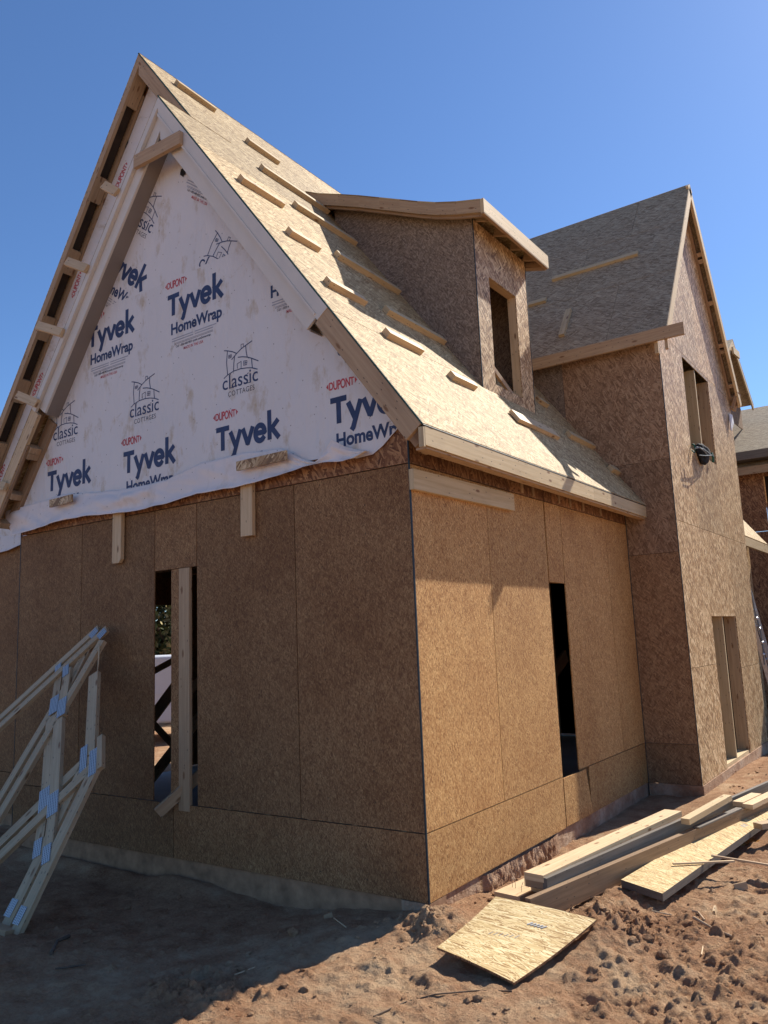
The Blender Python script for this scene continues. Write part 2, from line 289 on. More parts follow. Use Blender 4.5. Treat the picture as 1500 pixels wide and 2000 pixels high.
# ------------------------------------------------------------------ mesh builder
class MB:
    def __init__(s): s.v = []; s.f = []; s.uv = []; s.mi = []; s.t = []; s.mats = []; s.st = []
    def mat(s, m):
        m = MAT[m] if isinstance(m, str) else m
        if m not in s.mats: s.mats.append(m)
        return s.mats.index(m)
    def face(s, pts, uvs, m, t=0.5):
        b = len(s.v); s.v += [tuple(p) for p in pts]; s.f.append(tuple(range(b, b+len(pts)))); s.uv.append([tuple(q)[:2] for q in uvs]); s.mi.append(s.mat(m)); s.t.append(t)
    def prism(s, poly, off, m, udir=None, t=None, side=None):
        """poly: planar polygon of points, off: extrusion vector; uv in metres along udir"""
        s.st.append(len(s.f)); poly = [Vector(p) for p in poly]; off = Vector(off)
        t = random.random() if t is None else t
        side = m if side is None else side
        nrm = off.normalized()
        u = Vector(udir).normalized() if udir is not None else (poly[1]-poly[0]).normalized()
        u = (u - nrm*u.dot(nrm)).normalized(); w = nrm.cross(u)
        ou, ov = random.uniform(0, 40), random.uniform(0, 40)
        uvs = [(p.dot(u)+ou, p.dot(w)+ov) for p in poly]
        a = poly; b = [p+off for p in poly]
        area = sum(((a[i]-a[0]).cross(a[i+1]-a[0])).dot(nrm) for i in range(1, len(a)-1))
        if area > 0: a_f, b_f, ua, ub = a[::-1], b, uvs[::-1], uvs
        else: a_f, b_f, ua, ub = a, b[::-1], uvs, uvs[::-1]
        s.face(a_f, ua, m, t); s.face(b_f, ub, m, t)
        k = len(a); L = off.length
        for i in range(k):
            j = (i+1) % k; q = [a[i], a[j], b[j], b[i]] if area > 0 else [a[j], a[i], b[i], b[j]]
            d = (a[j]-a[i]).length
            s.face(q, [(ou, ov), (ou+d, ov), (ou+d, ov+L), (ou, ov+L)], side, t)
    def board(s, p0, p1, wdir, w, th, m, t=None, centre=True):
        """board from p0 to p1; w along wdir, th along the third axis (centred)"""
        s.st.append(len(s.f)); p0 = Vector(p0); p1 = Vector(p1); d = (p1-p0); L = d.length; d.normalize()
        wd = Vector(wdir); wd = (wd - d*wd.dot(d)).normalized(); td = d.cross(wd)
        o = p0 - wd*w/2 - td*th/2 if centre else p0
        t = random.random() if t is None else t
        ou, ov = random.uniform(0, 40), random.uniform(0, 40)
        A, B, Cc = d*L, wd*w, td*th
        def q(o, e1, e2, l1, l2):
            pts = [o, o+e1, o+e1+e2, o+e2]
            if l1 >= l2: uv = [(ou, ov), (ou+l1, ov), (ou+l1, ov+l2), (ou, ov+l2)]
            else: uv = [(ou, ov), (ou, ov+l1), (ou+l2, ov+l1), (ou+l2, ov)]
            s.face(pts, uv, m, t)
        q(o, B, A, w, L); q(o+Cc, A, B, L, w); q(o, A, Cc, L, th); q(o+B, Cc, A, th, L); q(o, Cc, B, th, w); q(o+A, B, Cc, w, th)
    def box(s, lo, hi, m, t=None):
        lo = Vector(lo); hi = Vector(hi); c = (lo+hi)/2; d = hi-lo
        ax = max(range(3), key=lambda i: d[i]); e = Vector([0, 0, 0]); e[ax] = d[ax]/2
        oth = [i for i in range(3) if i != ax]; wd = Vector([0, 0, 0]); wd[oth[0]] = 1
        s.board(c-e, c+e, wd, d[oth[0]], d[oth[1]], m, t)
    def tube(s, pts, r, m, seg=8, t=0.5, close=True):
        s.st.append(len(s.f)); pts = [Vector(p) for p in pts]; rs = r if isinstance(r, (list, tuple)) else [r]*len(pts)
        rings = []
        up = Vector((0.13, 0.21, 0.97))
        for i, p in enumerate(pts):
            d = (pts[min(i+1, len(pts)-1)]-pts[max(i-1, 0)]).normalized()
            a = d.cross(up)
            if a.length < 0.1: a = d.cross(Vector((1, 0, 0)))
            a.normalize(); b = d.cross(a)
            rings.append([p+(a*math.cos(2*math.pi*k/seg)+b*math.sin(2*math.pi*k/seg))*rs[i] for k in range(seg)])
        for i in range(len(pts)-1):
            for k in range(seg):
                j = (k+1) % seg
                s.face([rings[i][k], rings[i][j], rings[i+1][j], rings[i+1][k]], [(0, 0), (0.1, 0), (0.1, 0.1), (0, 0.1)], m, t)
        if close:
            s.face(rings[0][::-1], [(0, 0)]*seg, m, t); s.face(rings[-1], [(0, 0)]*seg, m, t)
    def build(s, name, parent=None, smooth=False):
        me = bpy.data.meshes.new(name); me.from_pydata(s.v, [], s.f)
        ul = me.uv_layers.new(name='UVMap')
        ul.data.foreach_set('uv', [c for f in s.uv for p in f for c in p])
        me.polygons.foreach_set('material_index', s.mi)
        at = me.attributes.new('tint', 'FLOAT', 'FACE'); at.data.foreach_set('value', s.t)
        for m in s.mats: me.materials.append(m)
        bm = bmesh.new(); bm.from_mesh(me); bmesh.ops.remove_doubles(bm, verts=bm.verts, dist=1e-5); bmesh.ops.recalc_face_normals(bm, faces=bm.faces); bm.to_mesh(me); bm.free()
        if smooth: me.polygons.foreach_set('use_smooth', [True]*len(me.polygons))
        me.update()
        o = bpy.data.objects.new(name, me); COL.objects.link(o)
        if parent: adopt(o, parent)
        return o
    def build_each(s, name, parent=None):
        out = []
        ends = s.st[1:]+[len(s.f)]
        for a, b in zip(s.st, ends):
            q = MB(); q.mats = list(s.mats); q.st = [0]
            for i in range(a, b):
                k = len(q.v); q.v += [s.v[j] for j in s.f[i]]; q.f.append(tuple(range(k, k+len(s.f[i])))); q.uv.append(s.uv[i]); q.mi.append(s.mi[i]); q.t.append(s.t[i])
            used = sorted(set(q.mi)); q.mats = [s.mats[i] for i in used]; q.mi = [used.index(i) for i in q.mi]
            out.append(q.build(name, parent))
        return out
def adopt(o, parent):
    o.parent = parent; o.matrix_parent_inverse = Matrix.Translation(-world_loc(parent))
def world_loc(o):
    # every empty and part here is unrotated; parts sit at the origin with parent-inverse offsets
    return Vector(o.get('_loc', (0, 0, 0)))
def empty(name, loc, parent=None):
    o = bpy.data.objects.new(name, None); COL.objects.link(o); o.empty_display_size = 0.2
    if parent:
        o.parent = parent; o.location = Vector(loc) - world_loc(parent)
    else: o.location = loc
    o['_loc'] = tuple(loc); return o
def tag(o, label, cat, group=None):
    o['label'] = label; o['category'] = cat
    if group: o['group'] = group
    return o
def struct(o): o['kind'] = 'structure'; return o

GAP = 0.0035
def panels(mb, origin, udir, vdir, ndir, rects, m, th=0.011, vert=False, gap=GAP):
    """sheathing panels lying on a plane; each rect u0,u1,v0,v1 becomes one sheet"""
    o = Vector(origin); u = Vector(udir); v = Vector(vdir); nn = Vector(ndir)
    for r in rects:
        u0, u1, v0, v1 = r[:4]; mm = r[4] if len(r) > 4 else m
        P = [o+u*(u0+gap)+v*(v0+gap), o+u*(u1-gap)+v*(v0+gap), o+u*(u1-gap)+v*(v1-gap), o+u*(u0+gap)+v*(v1-gap)]
        mb.prism(P, nn*-th, mm, udir=(u))
def poly_panel(mb, pts, n, m, th=0.011, udir=None):
    mb.prism(pts, Vector(n)*-th, m, udir=udir)

# ================================================================== main dimensions
Z1, Z2 = 0.4237, 2.864
XL = -4.762                     # left corner of the gabled bay
XE, ZE, K = 0.255, 3.058, 1.356  # right eave edge and roof pitch
def rz(x): return ZE + K*(XE-x)
XB = -2.408; ZB = rz(XB)        # bay ridge
YB = -0.20                      # front edge of the bay roof
XM = -3.21; ZM = rz(XM)         # main ridge
YM = 0.20; YD = 0.40            # main rake edge, main wall
KL = 1.43                       # left main slope
T = 4.57; TX = 0.568; T2 = 8.38 # tower front, tower side face, tower far side
CS = 1/math.sqrt(1+K*K); SN = K*CS   # cos, sin of the pitch
NR = Vector((SN, 0, CS))        # right slope normal
NL = Vector((-SN, 0, CS))
def rf(x, y): return onp(x, y, (K, 0, 1), ZE+K*XE)

# ================================================================== ground
def vnoise(x, y, seed=0):
    xi = np.floor(x).astype(np.int64); yi = np.floor(y).astype(np.int64); fx = x-xi; fy = y-yi
    fx = fx*fx*(3-2*fx); fy = fy*fy*(3-2*fy)
    def h(a, b):
        n = (a*374761393 + b*668265263 + seed*1442695041) & 0x7fffffff
        n = ((n ^ (n >> 13))*1274126177) & 0x7fffffff
        n = n ^ (n >> 16)
        return (n & 0xffff)/65535.0
    return (h(xi, yi)*(1-fx)+h(xi+1, yi)*fx)*(1-fy)+(h(xi, yi+1)*(1-fx)+h(xi+1, yi+1)*fx)*fy
def fbm(x, y, sc, oct_=4, seed=0, gain=0.5):
    t = 0; a = 1.0; s = 0
    for i in range(oct_):
        t = t + a*vnoise(x*sc+i*17.3, y*sc-i*9.1, seed+i); s += a; a *= gain; sc *= 2.03
    return t/s - 0.5
def gauss(x, y, cx, cy, rx, ry, rot=0.0):
    c, s = math.cos(rot), math.sin(rot); dx = x-cx; dy = y-cy
    return np.exp(-(((dx*c+dy*s)/rx)**2+((-dx*s+dy*c)/ry)**2))
def ground_h(x, y):
    x = np.asarray(x, float); y = np.asarray(y, float)
    near = np.exp(-((x-0.5)**2+(y-0.5)**2)/900.0)
    z = -0.15 + 0*x
    z = z - 0.05*np.clip(-x-0.2, 0, 1)*np.clip(1-np.abs(y+0.7)/1.6, 0, 1)          # lower in front of the bay
    z = z + 0.075*gauss(x, y, 0.12, -0.02, 0.22, 0.24) - 0.03*gauss(x, y, 0.10, 1.2, 0.16, 0.9)
    z = z - 0.03*gauss(x, y, 0.15, 2.6, 0.22, 0.9) + 0.06*gauss(x, y, 0.95, 4.6, 0.3, 0.6) + 0.05*gauss(x, y, 0.9, 6.5, 0.4, 2.2)
    z = z + 0.05*gauss(x, y, -2.3, -0.08, 0.4, 0.12) + 0.07*gauss(x, y, -3.4, -0.05, 1.0, 0.10)
    rough = np.clip(0.55 + 0.9*fbm(x, y, 0.9, 2, 5), 0.15, 1)
    right = np.clip((x-0.2)/1.2, 0, 1)*np.clip((1.6-np.abs(y-0.4))/1.0+0.4, 0.3, 1)
    z = z + near*0.16*fbm(x, y, 0.55, 2, 21)
    z = z + near*rough*(0.085*fbm(x, y, 2.6, 3, 1, 0.5)) + near*rough*0.085*(fbm(x+.06*fbm(x, y, 7, 2, 91), y+.06*fbm(x, y, 7, 2, 92), 7.5, 5, 61, 0.62))
    cl = np.abs(fbm(x, y, 9.0, 4, 9, 0.6))
    z = z + near*rough*(0.035+0.055*right)*(0.30-cl)*1.3
    cl2 = np.maximum(fbm(x+.03*fbm(x, y, 20, 2, 71), y+.03*fbm(x, y, 20, 2, 72), 15.0, 5, 33, 0.65)-0.04, 0)
    z = z + near*(0.03+0.06*right)*cl2*rough
    # tyre and bucket teeth ridges on the churned right side
    w = gauss(x, y, 1.7, 0.55, 0.7, 0.7)
    ph = (x*0.45+y*0.9)*34 + 5*fbm(x, y, 1.6, 3, 12)
    z = z + 0.026*w*np.sin(ph)*np.clip(0.5+2.5*fbm(x, y, 2.5, 2, 40), 0, 1)
    # heaps beside the loose panel and at the corner
    lump = np.maximum(fbm(x+.05*fbm(x, y, 14, 2, 81), y+.05*fbm(x, y, 14, 2, 82), 9, 6, 50, 0.66)+0.16, 0)
    z = z + 0.05*gauss(x, y, 0.86, 0.9, 0.16, 0.7, -.12) + 0.075*gauss(x, y, 1.02, 0.22, 0.20, 0.28)
    z = z + gauss(x, y, 0.16, -0.18, 0.22, 0.2)*0.24*lump + gauss(x, y, 1.02, 0.55, 0.24, 0.28)*0.26*lump
    z = z + gauss(x, y, -0.62, -1.35, 0.28, 0.22)*0.26*lump + gauss(x, y, 0.30, -0.75, 0.3, 0.12)*0.16*lump
    # hollow
    z = z - 0.10*gauss(x, y, 1.22, -0.42, 0.10, 0.05, 0.3) - 0.07*gauss(x, y, 1.34, -0.36, 0.05, 0.05)
    return z
def axis(lo, hi, step, far):
    a = list(np.arange(lo, hi, step)); d = step; p = a[-1]
    while p < far: d *= 1.22; p += d; a.append(p)
    d = step; p = a[0]; b = []
    while p > -far: d *= 1.22; p -= d; b.append(p)
    return np.array(b[::-1]+a)
_lr = np.random.default_rng(11); LL = []
for cx_, cy_, sx_, sy_, nn, rm in ((1.75, .35, .5, .55, 2600, .034), (1.15, .5, .16, .2, 320, .036), (1.4, -.35, .45, .28, 1000, .028), (.14, -.2, .16, .12, 180, .034), (.14, 1.0, .07, .8, 160, .024), (-.62, -1.35, .22, .16, 130, .034), (.4, -.9, .7, .3, 700, .020), (.5, -.35, .3, .25, 120, .018), (-1.4, -.9, 1.0, .45, 600, .022), (-.75, -1.3, .35, .25, 200, .034), (-2.2, -1.3, .5, .3, 160, .02), (1.3, 3.2, .3, 1.6, 420, .05), (1.3, 6.2, .35, 1.2, 320, .07), (2.0, 1.8, .4, .7, 420, .05)):
    for _ in range(nn):
        r = min(.005+_lr.exponential(.27)*rm, .052); LL.append((_lr.normal(cx_, sx_), _lr.normal(cy_, sy_), r, r*_lr.uniform(.3, .75), _lr.uniform(0, 3.14), _lr.uniform(.5, 1)))
LL = np.array(LL)
def lump_patch(X, Y, L):
    c, q = math.cos(L[4]), math.sin(L[4]); dx = X-L[0]; dy = Y-L[1]
    wx = .35*L[2]*np.sin(dx/L[2]*3.1+L[4]*7+dy/L[2]*1.7); wy = .35*L[2]*np.sin(dy/L[2]*2.7+L[4]*3-dx/L[2]*1.3)
    a = ((dx+wx)*c+(dy+wy)*q)/L[2]; b = (-(dx+wx)*q+(dy+wy)*c)/(L[2]*L[5])
    d = a*a+b*b
    return L[3]*np.sqrt(np.clip(1-d, 0, 1))*(.8+.2*np.sin(a*4+b*3+L[4]))
base_h = ground_h
def ground_h(x, y):
    z = base_h(x, y); x = np.asarray(x, float); y = np.asarray(y, float)
    if x.ndim == 2:
        ax, ay = x[0], y[:, 0]
        for L in LL:
            i0, i1 = np.searchsorted(ax, (L[0]-1.5*L[2], L[0]+1.5*L[2])); j0, j1 = np.searchsorted(ay, (L[1]-1.5*L[2], L[1]+1.5*L[2]))
            if (.1 < L[0] < 1.0 and -.65 < L[1] < .45) or (.75 < L[0] < 1.35 and 1.15+0*L[0] < L[1] < 4.5): continue
            if i1 > i0 and j1 > j0:
                z[j0:j1, i0:i1] += lump_patch(x[j0:j1, i0:i1], y[j0:j1, i0:i1], L)
    return z
gx = axis(-2.6, 2.6, 0.011, 900); gy = axis(-2.4, 2.6, 0.012, 900)
GX, GY = np.meshgrid(gx, gy); GZ = ground_h(GX, GY)
nx, ny = len(gx), len(gy)
me = bpy.data.meshes.new('ground')
me.vertices.add(nx*ny); me.vertices.foreach_set('co', np.stack([GX, GY, GZ], -1).reshape(-1))
ii = np.arange(nx*ny).reshape(ny, nx)
qd = np.stack([ii[:-1, :-1], ii[:-1, 1:], ii[1:, 1:], ii[1:, :-1]], -1).reshape(-1, 4)
me.loops.add(qd.size); me.polygons.add(len(qd))
me.loops.foreach_set('vertex_index', qd.reshape(-1)); me.polygons.foreach_set('loop_start', np.arange(0, qd.size, 4)); me.polygons.foreach_set('loop_total', np.full(len(qd), 4))
me.polygons.foreach_set('use_smooth', np.ones(len(qd), bool))
me.materials.append(MAT['dirt']); me.update(calc_edges=True); me.validate()
ground = bpy.data.objects.new('ground', me); COL.objects.link(ground); struct(ground)
def gz(x, y): return float(ground_h(np.array([x]), np.array([y]))[0])

# ================================================================== the cottage
cottage = empty('cottage', (0, 0, 0)); tag(cottage, 'steep gabled cottage shell sheathed in strand board, with white wrap on its front gable', 'house')

# ---- foundation
mb = MB()
def found(p0, p1, nrm, z0=-0.75, z1=-0.002, off=-0.012, m='concrete'):
    n = Vector(nrm); a = Vector(p0)+n*off; b = Vector(p1)+n*off
    mb.prism([(a.x, a.y, z0), (b.x, b.y, z0), (b.x, b.y, z1), (a.x, a.y, z1)], -n*0.2, m, t=0.5)
found((XL, 0, 0), (0, 0, 0), (0, -1, 0), m='concrete_muddy_shade'); found((0, 0.0, 0), (0, T, 0), (1, 0, 0)); found((0, T, 0), (TX, T, 0), (0, -1, 0), off=-0.008)
found((TX, T, 0), (TX, T2, 0), (1, 0, 0), off=0.012); found((-9, YD, 0), (XL, YD, 0), (0, -1, 0), m='concrete_muddy_shade'); found((0.18, T2, 0), (0.18, 10.75, 0), (1, 0, 0))
mb.build('foundation', cottage)
mb = MB(); N_ = 150; Gl = []
for i in range(N_+1):
    y = .70+1.35*i/N_; row = []
    env = min(1, i/6)*min(1, (N_-i)/25)
    for j in range(9):
        v = j/8; q = mnoise.noise(Vector((y*16, v*5, 1.7)))+.6*mnoise.noise(Vector((y*38, v*9, 4.2)))
        row.append(Vector((.004+env*(.024+.020*q+.012*mnoise.noise(Vector((y*75, v*14, 9.2))))*(.35+.65*math.sin(math.pi*min(1, .25+v*.75))), y, -.006-.20*v)))
    Gl.append(row)
for i in range(N_):
    for j in range(8):
        P = [Gl[i][j], Gl[i+1][j], Gl[i+1][j+1], Gl[i][j+1]]; mb.face(P, [(p.y, p.z) for p in P], 'concrete')
mb.build('concrete_spill', cottage, smooth=True)

# ---- front wall of the bay
WL0, WL1, WT = -2.669, -2.137, 2.33
fw = MB()
panels(fw, (0, 0, 0), (1, 0, 0), (0, 0, 1), (0, -1, 0), [
    (-1.055, 0, Z1, Z2), (WL1, -1.055, Z1, Z2), (WL0, WL1, WT, Z2), (-3.72, WL0, Z1, Z2), (XL, -3.72, Z1, Z2), (-2.456, -2.352, Z1, WT),
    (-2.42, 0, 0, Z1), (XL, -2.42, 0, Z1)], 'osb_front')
front_wall = fw.build('front_wall', cottage)
# gable sheathing over the bay
g = MB()
poly_panel(g, [(XL, 0, Z2+.004), (0, 0, Z2+.004), (0, 0, rz(0)-.03), (XB, 0, ZB-.03), (XL, 0, ZB-K*(XB-XL)-.03)], (0, -1, 0), 'osb_rim', udir=(1, 0, 0))
g.build('gable_sheathing', cottage)
# corner flashing strips
c = MB()
c.box((-0.006, -0.0025, 0.0), (0.0035, 0.010, 3.30), 'tape'); c.box((XL-.004, -0.0025, 0), (XL+.006, 0.012, 2.95), 'tape')
c.build_each('corner_tape', cottage)
# return wall of the bay and the set-back main wall
w = MB()
panels(w, (XL, 0, 0), (0, 1, 0), (0, 0, 1), (-1, 0, 0), [(0.012, YD, 0, Z1), (0.012, YD, Z1, Z2)], 'osb_front')
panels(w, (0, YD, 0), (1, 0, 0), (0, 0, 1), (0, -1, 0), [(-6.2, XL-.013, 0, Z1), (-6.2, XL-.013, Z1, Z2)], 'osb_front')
zl = lambda x: ZM-KL*(XM-x)
poly_panel(w, [(-6.35, YD, Z2), (0.0, YD, Z2), (0.0, YD, rz(0)-.05), (XM, YD, ZM-.05), (-6.35, YD, zl(-6.35)-.05)], (0, -1, 0), 'osb_rim', udir=(1, 0, 0))
w.build('set_back_wall', cottage)

# ---- side wall
RW0, RW1, RWT = 2.247, 2.629, 2.125
sw = MB()
panels(sw, (0, 0, 0), (0, 1, 0), (0, 0, 1), (1, 0, 0), [
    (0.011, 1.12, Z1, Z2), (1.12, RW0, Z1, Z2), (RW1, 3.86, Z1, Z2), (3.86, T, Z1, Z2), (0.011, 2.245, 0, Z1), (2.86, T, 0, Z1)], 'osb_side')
# patch strips over and under the slot window, nailed on slightly askew
sw.prism([(0.004, RW0+.01, RWT), (0.004, RW1-.02, RWT-.005), (0.004, 2.615, Z2-.004), (0.004, 2.262, Z2-.004)], (-0.011, 0, 0), 'osb_side', udir=(0, 1, 0), t=0.85)
sw.prism([(0.003, 2.252, 0.01), (0.018, 2.84, 0.012), (0.022, 2.735, Z1-.008), (0.003, 2.252, Z1-.012)], (-0.011, 0, 0), 'osb_side', udir=(0, 1, 0), t=0.75)
panels(sw, (0, 0, 0), (0, 1, 0), (0, 0, 1), (1, 0, 0), [(0.011, 1.52, Z2, 3.36), (1.52, 2.0, Z2, 3.36), (2.0, 2.45, Z2, 3.36), (2.45, 3.2, Z2, 3.36), (3.2, T, Z2, 3.36)], 'osb_rim')
sw.build('side_wall', cottage)
st = MB()
for y, w_ in ((1.80, .045), (2.03, .035), (2.62, .03), (2.9, .04), (3.25, .03), (3.75, .03)):
    st.box((0.0, y-w_/2, Z2+.02), (0.010, y+w_/2, 3.26), 'wood_old')
st.box((0.0, 0.17, 2.96), (0.036, 0.235, 3.2), 'wood'); st.box((0.0, 0.25, 2.97), (0.034, 0.29, 3.2), 'wood_old')
st.build_each('blocking', cottage)

# ---- interior: floor, ceiling, back partition, framing seen through the openings
i_ = MB()
i_.box((-6.18, YD+.03, -0.12), (-0.02, T2-0.05, -0.015), 'slab'); slab = i_.build('floor_slab', cottage)
i_ = MB(); i_.box((XL+.02, .02, -.12), (-.02, YD+.028, -.016), 'slab'); i_.build('floor_slab', cottage)
i_ = MB(); i_.box((-6.18, YD+.03, Z2+.012), (-0.02, T2-.1, Z2+.032), 'wood_dark'); i_.box((XL+.02, .02, Z2+.011), (-.02, YD+.028, Z2+.031), 'wood_dark')
for y in np.arange(0.5, 8.2, 0.61): i_.box((-6.1, y, Z2-.21), (-0.03, y+.04, Z2+.008), 'wood_dark')
i_.build('floor_joists', cottage)
i_ = MB()
panels(i_, (-6.2, 0, 0), (0, 1, 0), (0, 0, 1), (-1, 0, 0), [(YD, 2.62, 0, Z2+.3), (2.62, 3.34, 2.27, Z2+.3), (3.34, T2, 0, Z2+.3)], 'osb_front')
panels(i_, (0, T2, 0), (1, 0, 0), (0, 0, 1), (0, 1, 0), [(-6.2, 0.16, 0, 3.1)], 'osb_front')
i_.build('rear_wall', cottage)
i_ = MB()
for y in np.arange(0.45, 4.5, 0.406):
    if abs(y-2.44) > .2: i_.box((-0.105, y, 0.03), (-0.016, y+.038, Z2-.05), 'wood_old')
for x in np.arange(XL+.1, -.1, 0.406):
    if abs(x+2.42) > .3: i_.box((x, 0.014, 0.03), (x+.038, 0.10, Z2-.05), 'wood_old')
i_.box((-0.105, 0.1, RWT+.004), (-0.014, T-.1, RWT+.14), 'wood_dark'); i_.box((WL0-.1, 0.016, WT+.01), (WL1+.1, .10, WT+.2), 'wood_dark')
i_.build_each('stud', cottage)
i_ = MB()
i_.board((-2.287, .009, Z1-.05), (-2.287, .009, WT-.002), (1, 0, 0), .128, .030, 'wood_old', t=.7)
i_.build('window_post', cottage)
i_ = MB()
# diagonal wall braces inside
for a, b, w_, m_ in (((280, 1322), (350, 1284), .06, 'wood_dark'), ((270, 1440), (352, 1328), .11, 'wood_dark'), ((285, 1398), (352, 1470), .06, 'wood_dark'), ((280, 1540), (400, 1388), .10, 'wood_old'), ((345, 1370), (400, 1322), .09, 'wood_dark')):
    i_.board(py(*a, 1.1), py(*b, 1.25), (0, 0, 1), w_, .04, m_)
i_.board((-1.0, 3.0, 0), (-1.0, 3.9, 2.4), (0, 1, 0), .14, .04, 'wood_dark'); i_.board((-.7, 3.3, 1.0), (-.7, 4.2, 1.4), (0, 0, 1), .14, .04, 'wood_dark')
i_.build_each('wall_brace', cottage)

# ---- right roof slope
def slope_pt(x, y, d=0.0):  # point on the right slope, d metres below the surface
    return Vector((x, y, rz(x))) - NR*d
rs = MB()
RT = 0.013
def slope_rect(x0, x1, y0, y1, m='osb_roof'):
    gpp = 0.002
    P = [slope_pt(x0-gpp, y0+gpp), slope_pt(x0-gpp, y1-gpp), slope_pt(x1+gpp, y1-gpp), slope_pt(x1+gpp, y0+gpp)]
    rs.prism(P, -NR*RT, m, udir=(0, 1, 0), side='osb_roof')
rows = [XE, XE-1.22*CS, XE-2*1.22*CS, XE-3*1.22*CS, XB]
for r in range(4):
    brk = [YB] + [v for v in ([1.02, 3.46, 5.9] if r % 2 == 0 else [2.24, 4.68]) if v < T2] + [T2]
    brk[-1] = T if r < 3 else T2
    brk = sorted(set([b for b in brk if b <= brk[-1]]))
    for a, b in zip(brk[:-1], brk[1:]): slope_rect(rows[r], rows[r+1], a, b)
rows2 = [XB, XB-.36, XM]
for r in range(2):
    brk = [YM, 1.42, 3.86, 6.3, T2+1] if r == 0 else [YM, 2.64, 5.08, T2+1]
    for a, b in zip(brk[:-1], brk[1:]): slope_rect(rows2[r], rows2[r+1], a, b)
rs.build('right_roof_slope', cottage)
e = MB()  # dark sealed edge of the sheathing along the rake and eave
e.board(slope_pt(XE, YB-.003, .007), slope_pt(XB, YB-.003, .007), NR, .012, .004, 'edge_green', t=.5)
e.board(slope_pt(XB, YM-.003, .007), slope_pt(XM, YM-.003, .007), NR, .012, .004, 'edge_green', t=.5)
e.board(slope_pt(XE+.003, YB, .009), slope_pt(XE+.003, T, .009), NR, .010, .004, 'tape', t=.5)
e.build_each('roof_edge_seal', cottage)
# rafters and rafter tails (carry the slope, seen at the eave)
ra = MB()
for y in np.arange(0.16, T-.05, 0.406):
    ra.board(slope_pt(XE-.045, y, RT+.075), slope_pt(-.9, y, RT+.075), NR, .12, .038, 'wood_old')
ra.build_each('rafter_tail', cottage)
# eave fascia: two boards
fa = MB()
fa.box((XE-.040, YB+.02, ZE-.142), (XE-.002, 2.9, ZE-.014), 'wood_fascia', t=.6); fa.box((XE-.040, 2.903, ZE-.140), (XE-.0025, T-.012, ZE-.014), 'wood_fascia', t=.3)
fa.box((XE-.10, YB+.055, ZE-.158), (XE-.018, T-.012, ZE-.144), 'wood_old', t=.7)
fa.build_each('eave_fascia', cottage)
# left slopes
ls = MB()
ls.prism([(XB, YB, ZB), (XB, YD+.3, ZB), (XB-2.66, YD+.3, ZB-2.66*K), (XB-2.66, YB, ZB-2.66*K)], -NL*RT, 'osb_roof', udir=(0, 1, 0))
nl2 = Vector((-KL, 0, 1)).normalized()
ls.prism([(XM, YM, ZM), (XM, T2+1, ZM), (-6.62, T2+1, zl(-6.62)), (-6.62, YM, zl(-6.62))], -nl2*RT, 'osb_roof', udir=(0, 1, 0))
ls.build('left_roof_slope', cottage)

# ---- bay rake trim: primed boards above, raw lumber below
def rslope(sgn, x, d):  # point on bay roof line, sgn +1 right, -1 left; d below surface
    n = NR if sgn > 0 else NL
    return Vector((XB+sgn*x, 0, ZB-K*x)) - n*d
def rake(mb, sgn, x0, x1, d0, d1, y0, y1, m, t=None, plumb=True):
    P = [rslope(sgn, x0, d0), rslope(sgn, x1, d0), rslope(sgn, x1, d1), rslope(sgn, x0, d1)]
    if plumb and x0 == 0:
        q = rslope(sgn, 0, d1); P[3] = Vector((XB, 0, ZB-d1/CS)); P[0] = Vector((XB, 0, ZB-d0/CS))
    P = [Vector((p.x, y0, p.z)) for p in P]
    mb.prism(P, (0, y1-y0, 0), m, udir=(P[1]-P[0]), t=t)
XC = 1.905
tr = MB()
for s in (1, -1):
    a_, b_, c_ = (.135, .255, .112) if s > 0 else (.090, .205, .072)
    rake(tr, s, 0, XC, .014, a_, YB-.004, YB+.022, 'cream', t=.55)
    rake(tr, s, 0, XC-.03, a_-.015, b_, YB+.024, YB+.046, 'cream', t=.5)
    rake(tr, s, 0, XC-.03, c_+(.012 if s < 0 else 0), a_-.004, YB-.012, YB-.004, 'cream', t=.3)
tr.build('rake_trim', cottage)
sf = MB()
for s in (1, -1): rake(sf, s, 0.0, XC-.02, .240 if s > 0 else .190, .252 if s > 0 else .202, YB+.047, -.012, 'soffit', t=.5)
sf.build('rake_soffit', cottage)
rl = MB()
rake(rl, 1, XC, 2.655, .014, .165, YB+.001, YB+.037, 'wood_old', t=.55)
rake(rl, -1, XC, 2.66, .014, .150, YB+.001, YB+.037, 'wood', t=.45)
rake(rl, -1, XC+.2, 2.66, .150, .175, YB+.010, YB+.037, 'wood_dark', t=.45)
rake(rl, -1, XC+.02, 2.66, .090, .225, -.045, -.010, 'wood_dark', t=.6); rake(rl, 1, XC+.02, 2.655, .090, .20, -.045, -.010, 'wood_dark', t=.6)
for xx in (XC+.20, XC+.24, 2.42, 2.62): rake(rl, -1, xx, xx+.038, .10, .20, YB+.039, -.047, 'wood_old')
rake(rl, -1, XC, 2.66, .016, .03, YB+.04, -.05, 'wood_dark', t=.1)
# plumb-cut tail closing the eave corner
rl.box((XE-.042, YB+.001, ZE-.155), (XE-.003, YB+.019, ZE-.02), 'wood_fascia', t=.2)
rl.build_each('rake_board', cottage)
